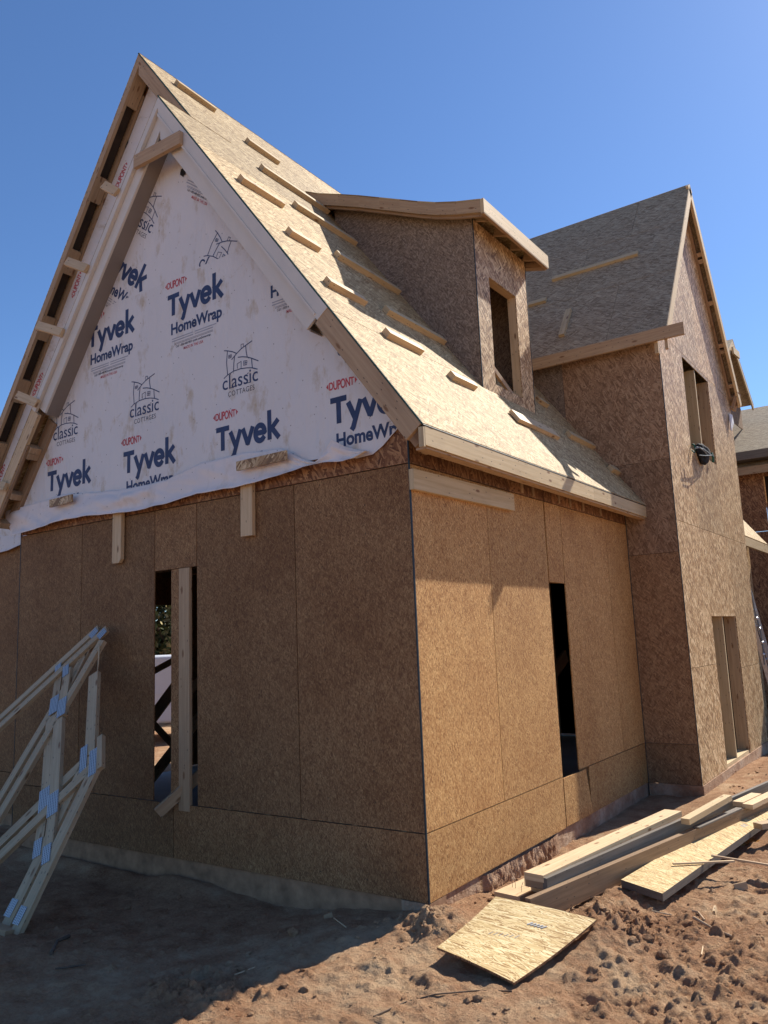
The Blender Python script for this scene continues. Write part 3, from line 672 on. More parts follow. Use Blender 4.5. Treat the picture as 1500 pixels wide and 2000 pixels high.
# ---- main rake trim with ladder framing
def mslope(x, d, sgn):
    if sgn > 0: return Vector((XM+x, 0, ZM-K*x)) - NR*d
    return Vector((XM-x, 0, ZM-KL*x)) - nl2*d
def mrake(mb, sgn, x0, x1, d0, d1, y0, y1, m, t=None):
    k_ = K if sgn > 0 else KL; c_ = 1/math.sqrt(1+k_*k_)
    P = [mslope(x0, d0, sgn), mslope(x1, d0, sgn), mslope(x1, d1, sgn), mslope(x0, d1, sgn)]
    if x0 == 0: P[0] = Vector((XM, 0, ZM-d0/c_)); P[3] = Vector((XM, 0, ZM-d1/c_))
    P = [Vector((p.x, y0, p.z)) for p in P]
    mb.prism(P, (0, y1-y0, 0), m, udir=(P[1]-P[0]), t=t)
mr = MB()
mrake(mr, 1, 0, 1.0, .014, .150, YM, YM+.036, 'wood_old', t=.35); mrake(mr, -1, 0, 1.75, .014, .085, YM, YM+.036, 'wood_old', t=.4); mrake(mr, -1, 1.752, 3.5, .014, .085, YM+.001, YM+.036, 'wood_old', t=.6)
mrake(mr, -1, 0.2, 3.5, .03, .088, YD-.040, YD-.016, 'wood_old', t=.3)
mr.build_each('main_rake_board', cottage)
ml = MB()
bl = [0.10, .22]
mrake(ml, -1, .06, .30, .030, .082, YM+.038, YD-.047, 'wood_old')
for a in (.74, 1.21, 1.66, 2.10, 2.55, 3.0): mrake(ml, -1, a, a+.16, .030, .082, YM+.038, YD-.047, 'wood_old')
mrake(ml, -1, .3, 3.5, .016, .030, YM+.038, YD-.047, 'gap_shade', t=.3)  # dark sheet under the sheathing, painting the shade between lookouts
ml.build_each('lookout', cottage)

# ---- house wrap on the gable
def clip_gable(me_obj, planes):
    bm = bmesh.new(); bm.from_mesh(me_obj)
    for co, no in planes:
        bmesh.ops.bisect_plane(bm, geom=bm.verts[:]+bm.edges[:]+bm.faces[:], plane_co=co, plane_no=no, clear_outer=True)
    bm.to_mesh(me_obj); bm.free()
SEAM = 4.945
yw = -0.0140
wr = MB()
zr_ = lambda x: rz(x)-.06; zlb = lambda x: ZB-K*(XB-x)-.06
def xr_at(z): return XE+(ZE-.06-z)/K
def xl_at(z): return XB-(ZB-.06-z)/K
bot = 3.02
# lower sheet (overlaps the upper one), ragged right lower corner
low = [(xl_at(3.05)+.02, bot), (-.62, bot), (-.44, 2.965), (-.29, 2.972), (-.20, 3.02), (-.13, 3.075), (-.075, 3.115), (-.035, 3.17), (-.02, 3.30), (xr_at(SEAM), SEAM), (xl_at(SEAM), SEAM), (xl_at(3.3), 3.3)]
wr.prism([(x, yw, z) for x, z in low], (0, .0015, 0), 'wrap', udir=(1, 0, 0), t=.5)
wr.prism([(xl_at(SEAM-.12), yw+.0025, SEAM-.12), (xr_at(SEAM-.12), yw+.0025, SEAM-.12), (XB, yw+.0025, ZB-.06)], (0, -.0015, 0), 'wrap', udir=(1, 0, 0), t=.5)
house_wrap = wr.build('house_wrap', cottage)
# narrow strip of wrap on the set-back gable, and its loose tail beside the bay
ws = MB()
ws.prism([(XM, YD-.0135, ZM-.17), (XB+.05, YD-.0135, rz(XB+.05)-.17), (XB+.05, YD-.0135, 6.2), (XB-.3, YD-.0135, 6.0), (-5.0, YD-.0135, 3.0), (-6.15, YD-.0135, 2.95), (-6.15, YD-.0135, zl(-6.15)-.12)], (0, -.0015, 0), 'wrap', udir=(.5, 0, .86), t=.5)
ws.prism([(XL-.02, YD-.03, 2.99), (XL-.02, YD-.03, 2.95), (-5.0, YD-.05, 2.92), (-5.6, YD-.06, 2.82), (-6.1, YD-.05, 2.80), (-6.1, YD-.03, 3.0)], (0, -.002, 0), 'wrap', udir=(1, 0, 0), t=.5)
strip = ws.build('house_wrap_strip', cottage)
# holes torn through the wrap
hl = MB()
for cx_, cz_, s_, yy in ((-2.285, 5.93, .06, yw-.004), (py(249, 282, YD).x, py(249, 282, YD).z, .065, YD-.019)):
    pts = []
    for i in range(14):
        a = i/14*2*math.pi; r_ = s_*random.uniform(.45, 1.1); pts.append((cx_+r_*math.cos(a)*.7, yy, cz_+r_*math.sin(a)))
    hl.prism(pts, (0, -.001, 0), 'black', t=.5)
hl.build_each('wrap_tear', house_wrap)

# ---- the loose skirt of the wrap, folded out and up
def skirt():
    m_ = MB()
    top = [(-5.03, 3.150), (-4.75, 3.155), (-4.42, 3.165), (-4.0, 3.185), (-3.6, 3.15), (-3.12, 3.105), (-2.75, 3.10), (-2.48, 3.105), (-2.03, 3.185), (-1.6, 3.19), (-1.14, 3.155), (-.95, 3.05), (-.80, 2.995), (-.70, 3.05), (-.60, 3.12), (-.50, 3.055), (-.40, 3.015), (-.30, 2.99)]
    botm = [(-4.80, 2.86), (-4.62, 2.872), (-4.3, 2.885), (-3.9, 2.92), (-3.5, 2.91), (-3.12, 2.885), (-2.75, 2.872), (-2.48, 2.885), (-2.03, 2.915), (-1.6, 2.905), (-1.14, 2.93), (-.9, 2.955), (-.78, 2.965), (-.70, 2.962), (-.60, 2.952), (-.50, 2.945), (-.40, 2.95), (-.30, 2.98)]
    n_u, n_v = 170, 14
    def lerp(P, s):
        q = s*(len(P)-1); i = min(int(q), len(P)-2); f = q-i
        f = f*f*(3-2*f)*.5+f*.5
        return P[i][0]*(1-f)+P[i+1][0]*f, P[i][1]*(1-f)+P[i+1][1]*f
    G = []
    for a in range(n_u+1):
        s = a/n_u; tx_, tz = lerp(top, s); bx, bz = lerp(botm, s); row = []
        amp = .045+.03*mnoise.noise(Vector((s*9, 3.3, 0)))
        for b in range(n_v+1):
            v = b/n_v
            x = tx_*(1-v)+bx*v; z = tz*(1-v)+bz*v
            y = yw-.016-.012*math.sin(math.pi*min(1, v*1.02))**.7-.010*max(0, 1-v/.08)-amp*.8*max(0, (v-.6)/.4)**1.5
            y -= .06*max(0, mnoise.noise(Vector((x*2.1+v*1.9, v*.9, 8.1))))*min(1, v*3) + .030*abs(mnoise.noise(Vector((x*4.2-v*2.6, v*1.1, 2.1))))*min(1, v*5)
            if v > .85: y -= .02*(v-.85)/.15
            y = min(y, yw-.005) - .05*max(0, 1-abs(x+.60)/.16)*(1-v)
            row.append(Vector((x, y, z+.006*mnoise.noise(Vector((x*7, v*3, 5.5))))))
        G.append(row)
    for a in range(n_u):
        for b in range(n_v):
            P = [G[a][b], G[a+1][b], G[a+1][b+1], G[a][b+1]]
            m_.face(P, [(p.x, p.z) for p in P], 'wrap_back')
    o = m_.build('loose_wrap_skirt', house_wrap, smooth=True)
    sd = o.modifiers.new('thickness', 'SOLIDIFY'); sd.thickness = .0015
    return o
skirt()

# ---- printing on the wrap
def text_faces(s, size, bold=0.0, sx=1.0, spacing=1.0, shear=0.0):
    cu = bpy.data.curves.new('t', 'FONT'); cu.body = s; cu.size = size; cu.offset = bold; cu.space_character = spacing; cu.shear = shear
    cu.resolution_u = 4
    o = bpy.data.objects.new('t', cu); COL.objects.link(o)
    bpy.context.view_layer.update()
    dg = bpy.context.evaluated_depsgraph_get(); me_ = bpy.data.meshes.new_from_object(o.evaluated_get(dg))
    V = [Vector((v.co.x*sx, v.co.y)) for v in me_.vertices]; F = [tuple(p.vertices) for p in me_.polygons]
    bpy.data.objects.remove(o); bpy.data.curves.remove(cu); bpy.data.meshes.remove(me_)
    if not V: return V, F, 0, 0
    x0 = min(v.x for v in V); x1 = max(v.x for v in V)
    for v in V: v.x -= x0
    return V, F, x1-x0, max(v.y for v in V)
_cache = {}
def fitted(s, width, height, bold=0.0, spacing=1.0, bulge=0.0):
    """flat lettering scaled so that capitals are `height` tall and the whole is `width` wide"""
    key = (s, bold, spacing)
    if key not in _cache: _cache[key] = text_faces(s, 1.0, bold, 1.0, spacing)
    V, F, w_, h_ = _cache[key]
    capV = _cache.setdefault(('H', bold), text_faces('H', 1.0, bold))
    k = height/capV[3]
    W = [Vector((v.x/w_*width, v.y*k)) for v in V]
    if bulge:
        for v in W:
            t_ = v.x/width*2-1; q = 1.0-bulge*t_*t_
            v.y = (v.y-height/2)*q+height/2
    return W, F
def put(mb, W, F, ox, oz, m, ang=0.0):
    c_, s_ = math.cos(ang), math.sin(ang); i = mb.mat(m)
    b = len(mb.v)
    for v in W: mb.v.append((ox+v.x*c_-v.y*s_, 0.0, oz+v.x*s_+v.y*c_))
    for f in F:
        mb.f.append(tuple(b+j for j in f)); mb.uv.append([(0, 0)]*len(f)); mb.mi.append(i); mb.t.append(.5)
def stroke(mb, pts, w_, m):
    for (x0, z0), (x1, z1) in zip(pts[:-1], pts[1:]):
        d = Vector((x1-x0, z1-z0)); L = d.length
        if L < 1e-6: continue
        d /= L; nn = Vector((-d.y, d.x))*w_/2; e_ = d*w_*.3
        q = [Vector((x0, z0))-e_-nn, Vector((x1, z1))+e_-nn, Vector((x1, z1))+e_+nn, Vector((x0, z0))-e_+nn]
        b = len(mb.v); lift = .00002*(b//4 % 40); mb.v += [(p.x, lift, p.y) for p in q]; mb.f.append((b, b+1, b+2, b+3)); mb.uv.append([(0, 0)]*4); mb.mi.append(mb.mat(m)); mb.t.append(.5)
def dupont(mb, ox, oz, ang=0.0, k=1.0):
    W, F = fitted('DUPONT', .235*k, .072*k, .028, .92, .22)
    put(mb, W, F, ox+.036*k*math.cos(ang), oz+.036*k*math.sin(ang), 'ink_red', ang)
    c_, s_ = math.cos(ang), math.sin(ang)
    for sx_, bx in ((-1, .030), (1, .277)):
        tri = [(bx*k, .060*k), (bx*k, .012*k), ((bx+sx_*.022)*k, .036*k)]
        b = len(mb.v); mb.v += [(ox+x*c_-z*s_, 0, oz+x*s_+z*c_) for x, z in tri]; mb.f.append((b, b+1, b+2)); mb.uv.append([(0, 0)]*3); mb.mi.append(mb.mat('ink_red')); mb.t.append(.5)
def bold_word(mb, x, zb):
    w = .044
    def arc(cx, cz, rx, rz_, a0, a1, n=18): return [(cx+rx*math.cos(math.radians(a0+(a1-a0)*i/n)), cz+rz_*math.sin(math.radians(a0+(a1-a0)*i/n))) for i in range(n+1)]
    L = [[(.0+.012, .182), (.150-.012, .182)], [(.075, .182), (.075, .013)],
         [(.170, .132), (.222, .018)], [(.275, .132), (.205, -.052), (.197, -.062)],
         [(.310, .132), (.355, .020), (.363, .016), (.412, .132)],
         [(.445, .076), (.543, .076)]+arc(.496, .074, .051, .062, 4, 318),
         [(.598, .228), (.598, .013)], [(.605, .075), (.682, .142)], [(.625, .090), (.690, .010)]]
    for q in L: stroke(mb, [(x+a, zb+b_) for a, b_ in q], w, 'ink')
def brand(mb, x, zb, dp=True):
    """x: left of the capital T, zb: baseline"""
    if dp: dupont(mb, x-.045, zb+.262)
    bold_word(mb, x, zb)
    W, F = fitted('o', .022, .02, .0); put(mb, W, F, x+.668, zb+.004, 'ink_grey')
    W, F = fitted('HomeWrap', .645, .102, .033, .98); put(mb, W, F, x+.045, zb-.176, 'ink')
    W, F = fitted('o', .02, .018, .0); put(mb, W, F, x+.70, zb-.172, 'ink_grey')
    for i, (a, b_) in enumerate(((.06, .33), (.36, .62), (.06, .33), (.36, .58))):
        zz = zb-.222-.022*(i//2); stroke(mb, [(x+a, zz), (x+b_, zz)], .009, 'ink_grey')
    for q in (0, .010): stroke(mb, [(x+.09, zb-.268-q), (x+.58, zb-.268-q)], .0028, 'ink')
    W, F = fitted('Call 1-800-448-9835 tyvek.com/homewrap', .44, .021, .012); put(mb, W, F, x+.11, zb-.310, 'ink_black')
    W, F = fitted('MADE IN THE USA', .25, .026, .012); put(mb, W, F, x+.21, zb-.352, 'ink_red')
def classic(mb, x, zb):
    """x: left of the word, zb: its baseline"""
    def P(pts): return [(x+a, zb+b_) for a, b_ in pts]
    hs = [[(.018,.102),(.061,.123),(.134,.14),(.211,.142),(.282,.133),(.341,.119),(.399,.095)],[(.061,.123),(.05,.23),(.061,.332)],[(.024,.343),(.061,.333),(.12,.311),(.167,.285)],[(.11,.245),(.169,.284),(.222,.311),(.272,.327),(.345,.348)],[(.144,.264),(.135,.206),(.131,.145)],[(.273,.325),(.278,.274),(.289,.224)],[(.185,.247),(.235,.239),(.289,.223),(.337,.202),(.411,.162)],[(.337,.2),(.34,.161),(.345,.118)],[(.222,.315),(.22,.348),(.247,.348),(.247,.323)],[(.178,.152),(.173,.192),(.22,.204),(.218,.147)],[(.247,.163),(.249,.199),(.286,.194),(.282,.16),(.247,.163)],[(.267,.196),(.263,.161)],[(.249,.181),(.284,.178)],[(.077,.263),(.076,.287),(.108,.289),(.108,.266),(.077,.263)],[(.091,.288),(.091,.262)],[(.075,.274),(.108,.279)]]
    for i, h in enumerate(hs): stroke(mb, P(h), .0085 if i < 8 else .0055, 'ink')
    W, F = fitted('classic', .405, .118, .004, 1.0); put(mb, W, F, x, zb, 'ink')
    for sx_ in (.098, .301):  # small foot serifs of the l and the i
        stroke(mb, [(x+sx_-.016, zb+.003), (x+sx_+.016, zb+.003)], .006, 'ink')
    stroke(mb, [(x+.082, zb+.117), (x+.098, zb+.122)], .006, 'ink'); stroke(mb, [(x+.286, zb+.082), (x+.301, zb+.086)], .006, 'ink')
    W, F = fitted('COTTAGES', .30, .042, .0, 1.1); put(mb, W, F, x+.065, zb-.068, 'ink_black')
def finish(mb, name, y, planes, parent):
    o = mb.build(name, parent)
    clip_gable(o.data, planes)
    for v in o.data.vertices: v.co.y = y - v.co.y
    # face the street
    bm = bmesh.new(); bm.from_mesh(o.data)
    for f in bm.faces:
        f.normal_update()
        if f.normal.y > 0: f.normal_flip()
    bm.to_mesh(o.data); bm.free()
    return o
pr = (Vector((XE, 0, ZE-.09)), Vector((SN, 0, CS))); pl = (Vector((XB, 0, ZB-.09)), Vector((-SN, 0, CS)))
p_bot = (Vector((0, 0, bot+.03)), Vector((0, 0, -1))); p_seam = (Vector((0, 0, SEAM-.004)), Vector((0, 0, 1))); p_up = (Vector((0, 0, SEAM+.012)), Vector((0, 0, -1)))
p_cr = (Vector((-.17, 0, 3.055)), Vector((.57, 0, -.82)).normalized())
ylet = yw-.0012
for x in (-4.293, -3.095, -1.878, -.66):
    q = MB(); brand(q, x, 3.255); finish(q, 'printed_lettering', ylet, [pr, pl, p_bot, p_seam, p_cr], house_wrap)
for x in (-3.667, -2.49, -1.285):
    q = MB(); brand(q, x, 4.600); finish(q, 'printed_lettering', ylet, [pr, pl, p_bot, p_seam], house_wrap)
for x in (-4.215, -3.012, -1.80, -.58):
    q = MB(); classic(q, x, 3.768); finish(q, 'printed_cottage_emblem', ylet, [pr, pl, p_bot, p_seam], house_wrap)
def tilt(mb, local, world_, ang=-36.5):
    a = math.radians(ang); c_, s_ = math.cos(a), math.sin(a)
    for i, (x, y, z) in enumerate(mb.v):
        dx, dz = x-local[0], z-local[1]; mb.v[i] = (world_.x+dx*c_-dz*s_, y, world_.z+dx*s_+dz*c_)
    return mb
q = tilt((lambda m: (brand(m, 0, 0), m)[1])(MB()), (.69, .01), py(275, 567, yw)); finish(q, 'printed_lettering', ylet+.0012, [pr, pl, p_up], house_wrap)
q = tilt((lambda m: (brand(m, 0, 0, False), m)[1])(MB()), (.045, -.176), py(369, 341, yw)); finish(q, 'printed_lettering', ylet+.0012, [pr, pl, p_up], house_wrap)
q = tilt((lambda m: (classic(m, 0, 0), m)[1])(MB()), (0, .05), py(391, 510, yw)); finish(q, 'printed_cottage_emblem', ylet+.0012, [pr, pl, p_up], house_wrap)
q = tilt((lambda m: (classic(m, 0, 0), m)[1])(MB()), (.405, .0), py(293.6, 455.6, yw)); finish(q, 'printed_cottage_emblem', ylet+.0012, [pr, pl, p_up], house_wrap)
for (a, b_) in (((150, 577), (163, 538)), ((235, 365), (252, 325)), ((72, 770), (93, 722)), ((0, 948), (18, 903))):
    P0 = py(*a, YD); P1 = py(*b_, YD); an = math.atan2(P1.z-P0.z, P1.x-P0.x)
    q = MB(); dupont(q, P0.x-.035, P0.z-.045, an, 1.05); finish(q, 'printed_lettering', YD-.0165, [], strip)

# ================================================================== dormer
dormer = empty('dormer', (-.44, 2.05, 4.0), cottage)
DX, DY0, DY1, DF, DO = -.44, 2.05, 3.24, -.263, .165
DZB = rz(DX)
cur = [py(*q, DY0-DO) for q in ((592, 373), (620, 377), (660, 378.5), (700, 381), (740, 385), (780, 389), (815, 392.5), (850, 394.5), (890, 393), (937, 388))]
prof = [(p.x, p.z) for p in cur]; prof[0] = (prof[0][0]-.05, prof[0][1]+.03); prof[-1] = (DF, prof[-1][1])
def dz(x):
    for (a, za), (b, zb) in zip(prof[:-1], prof[1:]):
        if a <= x <= b: return za+(zb-za)*(x-a)/(b-a)
    return prof[-1][1] if x > prof[-1][0] else prof[0][1]
dr = MB()
for (a, za), (b, zb) in zip(prof[:-1], prof[1:]):
    dr.prism([(a, DY0-DO, za), (b, DY0-DO, zb), (b, DY0-DO, zb-.012), (a, DY0-DO, za-.012)], (0, DY1-DY0+2*DO, 0), 'osb_roof', udir=(0, 1, 0), t=.4, side='osb_roof')
dr.build('dormer_roof', dormer)
df = MB()
for yy, th in ((DY0-DO+.002, .036), (DY1+DO-.038, .036)):
    for i, ((a, za), (b, zb)) in enumerate(zip(prof[:-1], prof[1:])):
        w0, w1 = .125, .125
        df.prism([(a, yy, za-.013), (b, yy, zb-.013), (b, yy, zb-.013-w1), (a, yy, za-.013-w0)], (0, th, 0), 'wood_old', udir=(b-a, 0, zb-za), t=.42 if i > 1 else .55)
        df.prism([(a, yy+th, za-.100), (b, yy+th, zb-.100), (b, yy+th, zb-.165), (a, yy+th, za-.165)], (0, .03 if yy < 2.5 else -.1, 0), 'wood_dark', udir=(b-a, 0, zb-za), t=.5)
ze_ = prof[-1][1]
df.box((DF, DY0-DO, ze_-.148), (DF+.036, DY1+DO, ze_-.004), 'wood_fascia', t=.8)
df.box((DF-.002, DY0-DO+.0, ze_-.16), (DF+.034, DY1+DO-.01, ze_-.150), 'wood_dark')
for y in (2.12, 2.5, 2.88, 3.2): df.board((DX+.02, y, dz(DX)-.075), (DF-.001, y, ze_-.075), (0, 0, 1), .10, .034, 'wood_old')
df.build('dormer_fascia', dormer)
dw = MB()
W0, W1, WB_, WT_ = 2.33, 2.945, 4.10, 5.225
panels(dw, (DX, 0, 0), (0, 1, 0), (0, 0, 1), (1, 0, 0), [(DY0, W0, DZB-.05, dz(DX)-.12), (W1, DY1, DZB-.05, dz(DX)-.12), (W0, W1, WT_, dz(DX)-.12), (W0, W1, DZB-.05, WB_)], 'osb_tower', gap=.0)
for yy, nn in ((DY0, (0, -1, 0)), (DY1, (0, 1, 0))):
    xs = np.linspace(DX-.012, -2.15, 22)
    P = [(x, yy, dz(x)-.1) for x in xs]+[(x, yy, max(rz(x)-.02, 0)) for x in xs[::-1]]
    for j, (xa, xb) in enumerate(((DX-.012, -1.27), (-1.273, -2.15))):
        xs = np.linspace(xa, xb, 12); P = [(x, yy, dz(x)-.1) for x in xs]+[(x, yy, min(rz(x)-.02, dz(x)-.101)) for x in xs[::-1]]
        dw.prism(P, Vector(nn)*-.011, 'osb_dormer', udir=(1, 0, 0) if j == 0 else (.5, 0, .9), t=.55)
dw.build('dormer_wall', dormer)
ct = MB(); ct.box((DX-.006, DY0-.003, DZB), (DX+.003, DY0+.006, dz(DX)-.12), 'tape'); ct.box((DX-.005, DY1-.002, DZB-.04), (DX+.003, DY1+.006, dz(DX)-.12), 'tape')
ct.box((DX-.001, DY0, DZB-.052), (DX+.003, DY1, DZB-.046), 'tape'); ct.build_each('dormer_corner_tape', dormer)
dj = MB()
dj.box((DX-.10, W1-.001, WB_), (DX-.012, W1+.037, WT_), 'wood', t=.7); dj.box((DX-.10, W0-.037, WB_), (DX-.012, W0+.001, WT_), 'wood_old'); dj.box((DX-.10, W0, WT_-.001), (DX-.012, W1, WT_+.05), 'wood_old', t=.6)
dj.box((DX-.10, W0, WB_-.04), (DX-.012, W1, WB_), 'wood'); dj.board((DX-.12, 2.36, 4.42), (DX-.06, 2.9, 4.08), (0, 0, 1), .05, .03, 'wood_old')
dj.box((DX-.7, W0-.2, 4.3), (DX-.66, W1+.3, 5.5), 'wood_dark')
dj.build('dormer_window_frame', dormer)

# ================================================================== tower
tower = empty('tower', (TX, T, 0), cottage)
TK = 1.338; TYR = 6.48; TZR = 7.78; TE = 4.44; TZE = TZR-TK*(TYR-TE); TRX = .71
tc = 1/math.sqrt(1+TK*TK); NTL = Vector((0, -TK*tc, tc)); NTR = Vector((0, TK*tc, tc))
tw = MB()
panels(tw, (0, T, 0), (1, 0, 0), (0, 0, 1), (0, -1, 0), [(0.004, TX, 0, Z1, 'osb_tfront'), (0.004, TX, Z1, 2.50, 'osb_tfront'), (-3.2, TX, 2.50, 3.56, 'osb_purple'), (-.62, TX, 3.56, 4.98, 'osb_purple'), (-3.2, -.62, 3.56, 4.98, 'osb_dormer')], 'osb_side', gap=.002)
tw.build('tower_front_wall', tower)
ts = MB()
LO0, LO1, LOT = 5.76, 7.13, 1.785; UO0, UO1, UOB, UOT = 5.61, 6.96, 3.86, 5.05
panels(ts, (TX, 0, 0), (0, 1, 0), (0, 0, 1), (1, 0, 0), [
    (T+.012, LO0, 0, 1.22), (T+.012, LO0, 1.22, 2.86), (LO0, LO1, LOT, 2.86), (LO1, T2, 1.10, 2.86), (LO1, T2, 0, 1.10),
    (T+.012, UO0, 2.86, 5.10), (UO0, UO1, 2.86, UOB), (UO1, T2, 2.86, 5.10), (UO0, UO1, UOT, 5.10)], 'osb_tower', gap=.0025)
def tg(y): return TZR-TK*abs(y-TYR)-.04
for a, b in ((TE+.12, 5.35), (5.353, TYR), (TYR+.003, 7.6), (7.603, T2)):
    a_ = max(a, T+.012)
    ts.prism([(TX, a_, 5.103), (TX, b, 5.103), (TX, b, max(tg(b), 5.104)), (TX, a_, max(tg(a_), 5.105))], (-.011, 0, 0), 'osb_tower', udir=(0, 1, 0))
ts.build('tower_side_wall', tower)
tb = MB(); tb.box((TX-.004, T-.003, 0), (TX+.003, T+.007, 4.95), 'tape'); tb.box((0.0005, T-.008, 0.0), (0.006, T-.001, 3.0), 'tape'); tb.build('tower_corner_tape', tower)
# far wall and back lining, so the openings look into a dark room
tq = MB(); panels(tq, (0, T2, 0), (1, 0, 0), (0, 0, 1), (0, 1, 0), [(-3, TX-.012, 0, 5)], 'osb_front'); tq.box((-2.6, T+.02, 2.87), (TX-.02, T2-.02, 2.90), 'wood_dark'); tq.box((-2.6, T+.05, 0), (-2.58, T2-.05, 7), 'wood_dark')
tq.build('tower_room', tower)
tf_ = MB()
for y, m_ in ((6.38, 'wood_fascia'), (LO1-.004, 'wood_old')):
    tf_.box((TX-.155, y-.019, .04), (TX-.014, y+.019, LOT-.002), m_, t=.6)
tf_.box((TX-.155, LO0-.06, .04), (TX-.014, LO0-.022, LOT-.002), 'wood_dark'); tf_.box((TX-.155, LO0-.06, LOT+.0), (TX-.014, LO1+.1, LOT+.12), 'wood_dark')
tf_.box((TX-.16, LO0, 0.0), (TX-.013, LO1, .038), 'wood_fascia', t=.8)
tf_.build_each('doorway_stud', tower)
tu = MB()
for y, m_ in ((6.27, 'wood_fascia'), (UO1-.004, 'wood_old'), (UO0-.045, 'wood_dark')):
    tu.box((TX-.155, y-.019, UOB), (TX-.014, y+.019, UOT-.002), m_, t=.5)
tu.box((TX-.155, UO0, UOB-.04), (TX-.013, UO1, UOB), 'wood_old')
tu.build_each('window_stud', tower)
def tl(y, x, d=0.0): return Vector((x, y, TZR-TK*(TYR-y))) - NTL*d
def trt(y, x, d=0.0): return Vector((x, y, TZR-TK*(y-TYR))) - NTR*d
to = MB()
ys = [TE, TE+1.22*tc, TE+2.44*tc, TYR]
for r in range(3):
    br = [-3.6, -1.9, .0, TRX] if r % 2 == 0 else [-3.6, -2.8, -.6, TRX]
    for a, b in zip(br[:-1], br[1:]):
        to.prism([tl(ys[r]+.002, a+.002), tl(ys[r]+.002, b-.002), tl(ys[r+1]-.002, b-.002), tl(ys[r+1]-.002, a+.002)], -NTL*.013, 'osb_roof_grey', udir=(1, 0, 0), t=random.uniform(.42, .58))
to.prism([trt(TYR, -3.6), trt(TYR, TRX), trt(8.52, TRX), trt(8.52, -3.6)], -NTR*.013, 'osb_roof_grey', udir=(1, 0, 0))
to.build('tower_roof', tower)
tr_ = MB()
tr_.board(tl(TE-.0, TRX-.019, .075), tl(TYR, TRX-.019, .075), NTL, .115, .038, 'wood_fascia', t=.8)
tr_.board(trt(TYR, TRX-.019, .072), trt(8.52, TRX-.019, .072), NTR, .11, .038, 'wood_fascia', t=.8)
tr_.board(trt(TYR+.1, TX+.02, .075), trt(8.45, TX+.02, .075), NTR, .09, .034, 'wood_dark')
for a in (6.62, 7.06, 7.12, 7.5, 7.9, 7.96, 8.3, 8.42): tr_.board(trt(a, TX+.038, .07), trt(a, TRX-.039, .07), NTR, .085, .06, 'wood_old')
tr_.build_each('tower_rake_board', tower)
te = MB()
te.box((-3.3, TE-.037, TZE-.150), (TRX+.19, TE-.001, TZE-.006), 'wood_old', t=.75); te.box((TX-.02, TE+.02, TZE-.28), (TX+.02, TE+.06, TZE-.05), 'wood'); te.box((TX+.10, TE+.0, TZE-.26), (TX+.135, TE+.04, TZE-.03), 'wood_old')
te.board((TX+.03, 8.40, 4.95), (TX+.13, 8.40, 5.2), (0, 1, 0), .2, .04, 'wood_dark')
te.build_each('tower_eave_board', tower)
sc_ = MB(); P = [px(1424, 808, TX+.02), px(1430, 810, TX+.03), px(1433, 826, TX+.05), px(1429, 842, TX+.04), px(1426, 838, TX+.02)]
sc_.prism(P, (0.004, .003, 0), 'wrap', t=.5); sc_.build('torn_wrap_scrap', tower)

# ================================================================== rear wing beyond the tower
wing = empty('rear_wing', (.18, 9, 0), cottage)
wx, wy = .18, 10.75
rw = MB(); panels(rw, (wx, 0, 0), (0, 1, 0), (0, 0, 1), (1, 0, 0), [(T2, wy, 0, 1.22), (T2, 9.9, 1.22, 3.3), (9.9, wy, 1.22, 3.3)], 'osb_tower'); panels(rw, (0, wy, 0), (1, 0, 0), (0, 0, 1), (0, 1, 0), [(-3, wx-.012, 0, 3.2)], 'osb_front')
rw.build('wing_wall', wing)
rr = MB(); x1 = .465
rr.prism([(x1, T2, ZE), (x1, wy+.18, ZE), (x1-2.4, wy+.18, ZE+2.4*K), (x1-2.4, T2, ZE+2.4*K)], -NR*.013, 'osb_roof', udir=(0, 1, 0)); rr.build('wing_roof', wing)
rr = MB(); rr.box((x1-.04, T2+.02, ZE-.16), (x1-.001, wy+.18, ZE-.016), 'wood_fascia'); rr.build('wing_fascia', wing)

# ================================================================== neighbouring shell behind
nb = empty('neighbour_house', (0, 14, 0)); tag(nb, 'grey roofed house shell far behind the tower at the right edge', 'house')
NY = 14.0; NEZ = 5.06
n1 = MB(); panels(n1, (0, NY+.15, 0), (1, 0, 0), (0, 0, 1), (0, -1, 0), [(-4, 0.02, -.3, 1.2), (-4, .02, 1.2, 3.64), (-4, .02, 3.64, NEZ-.05), (.72, 6, -.3, 1.2), (.02, .72, -.3, 4.25), (.72, 6, 1.2, 3.64), (.72, 6, 3.64, NEZ-.05), (.02, .72, 4.82, NEZ-.05)], 'osb_rim'); n1.build('wall', nb)
n1 = MB(); n1.box((0.02, NY+.3, 4.2), (.72, NY+.32, 4.9), 'black'); n1.box((.34, NY+.2, 4.25), (.38, NY+.26, 4.82), 'wood_old'); n1.build('window', nb)
n2 = MB(); nk = .62
n2.prism([(-5, NY-.15, NEZ-.02), (7, NY-.15, NEZ-.02), (7, NY+3.2, NEZ+nk*3.35), (-5, NY+3.2, NEZ+nk*3.35)], (0, .008, -.013), 'osb_roof_grey', udir=(1, 0, 0)); n2.prism([(-5, NY+3.2, NEZ+nk*3.35), (7, NY+3.2, NEZ+nk*3.35), (7, NY+7, NEZ), (-5, NY+7, NEZ)], (0, -.008, -.013), 'osb_roof_grey', udir=(1, 0, 0)); n2.build('roof', nb)
n3 = MB(); n3.box((-5, NY-.19, NEZ-.20), (7, NY-.152, NEZ-.035), 'wood_old'); n3.box((-1.6, NY-.35, NEZ+.10), (3, NY+.2, NEZ+.28), 'wood_grey'); n3.build_each('eave_fascia', nb)
ng = MB(); GX = -.3
A = px(1431, 662, GX); Bq = px(1472, 790, GX); hw = Bq.y-A.y; dzg = A.z-Bq.z
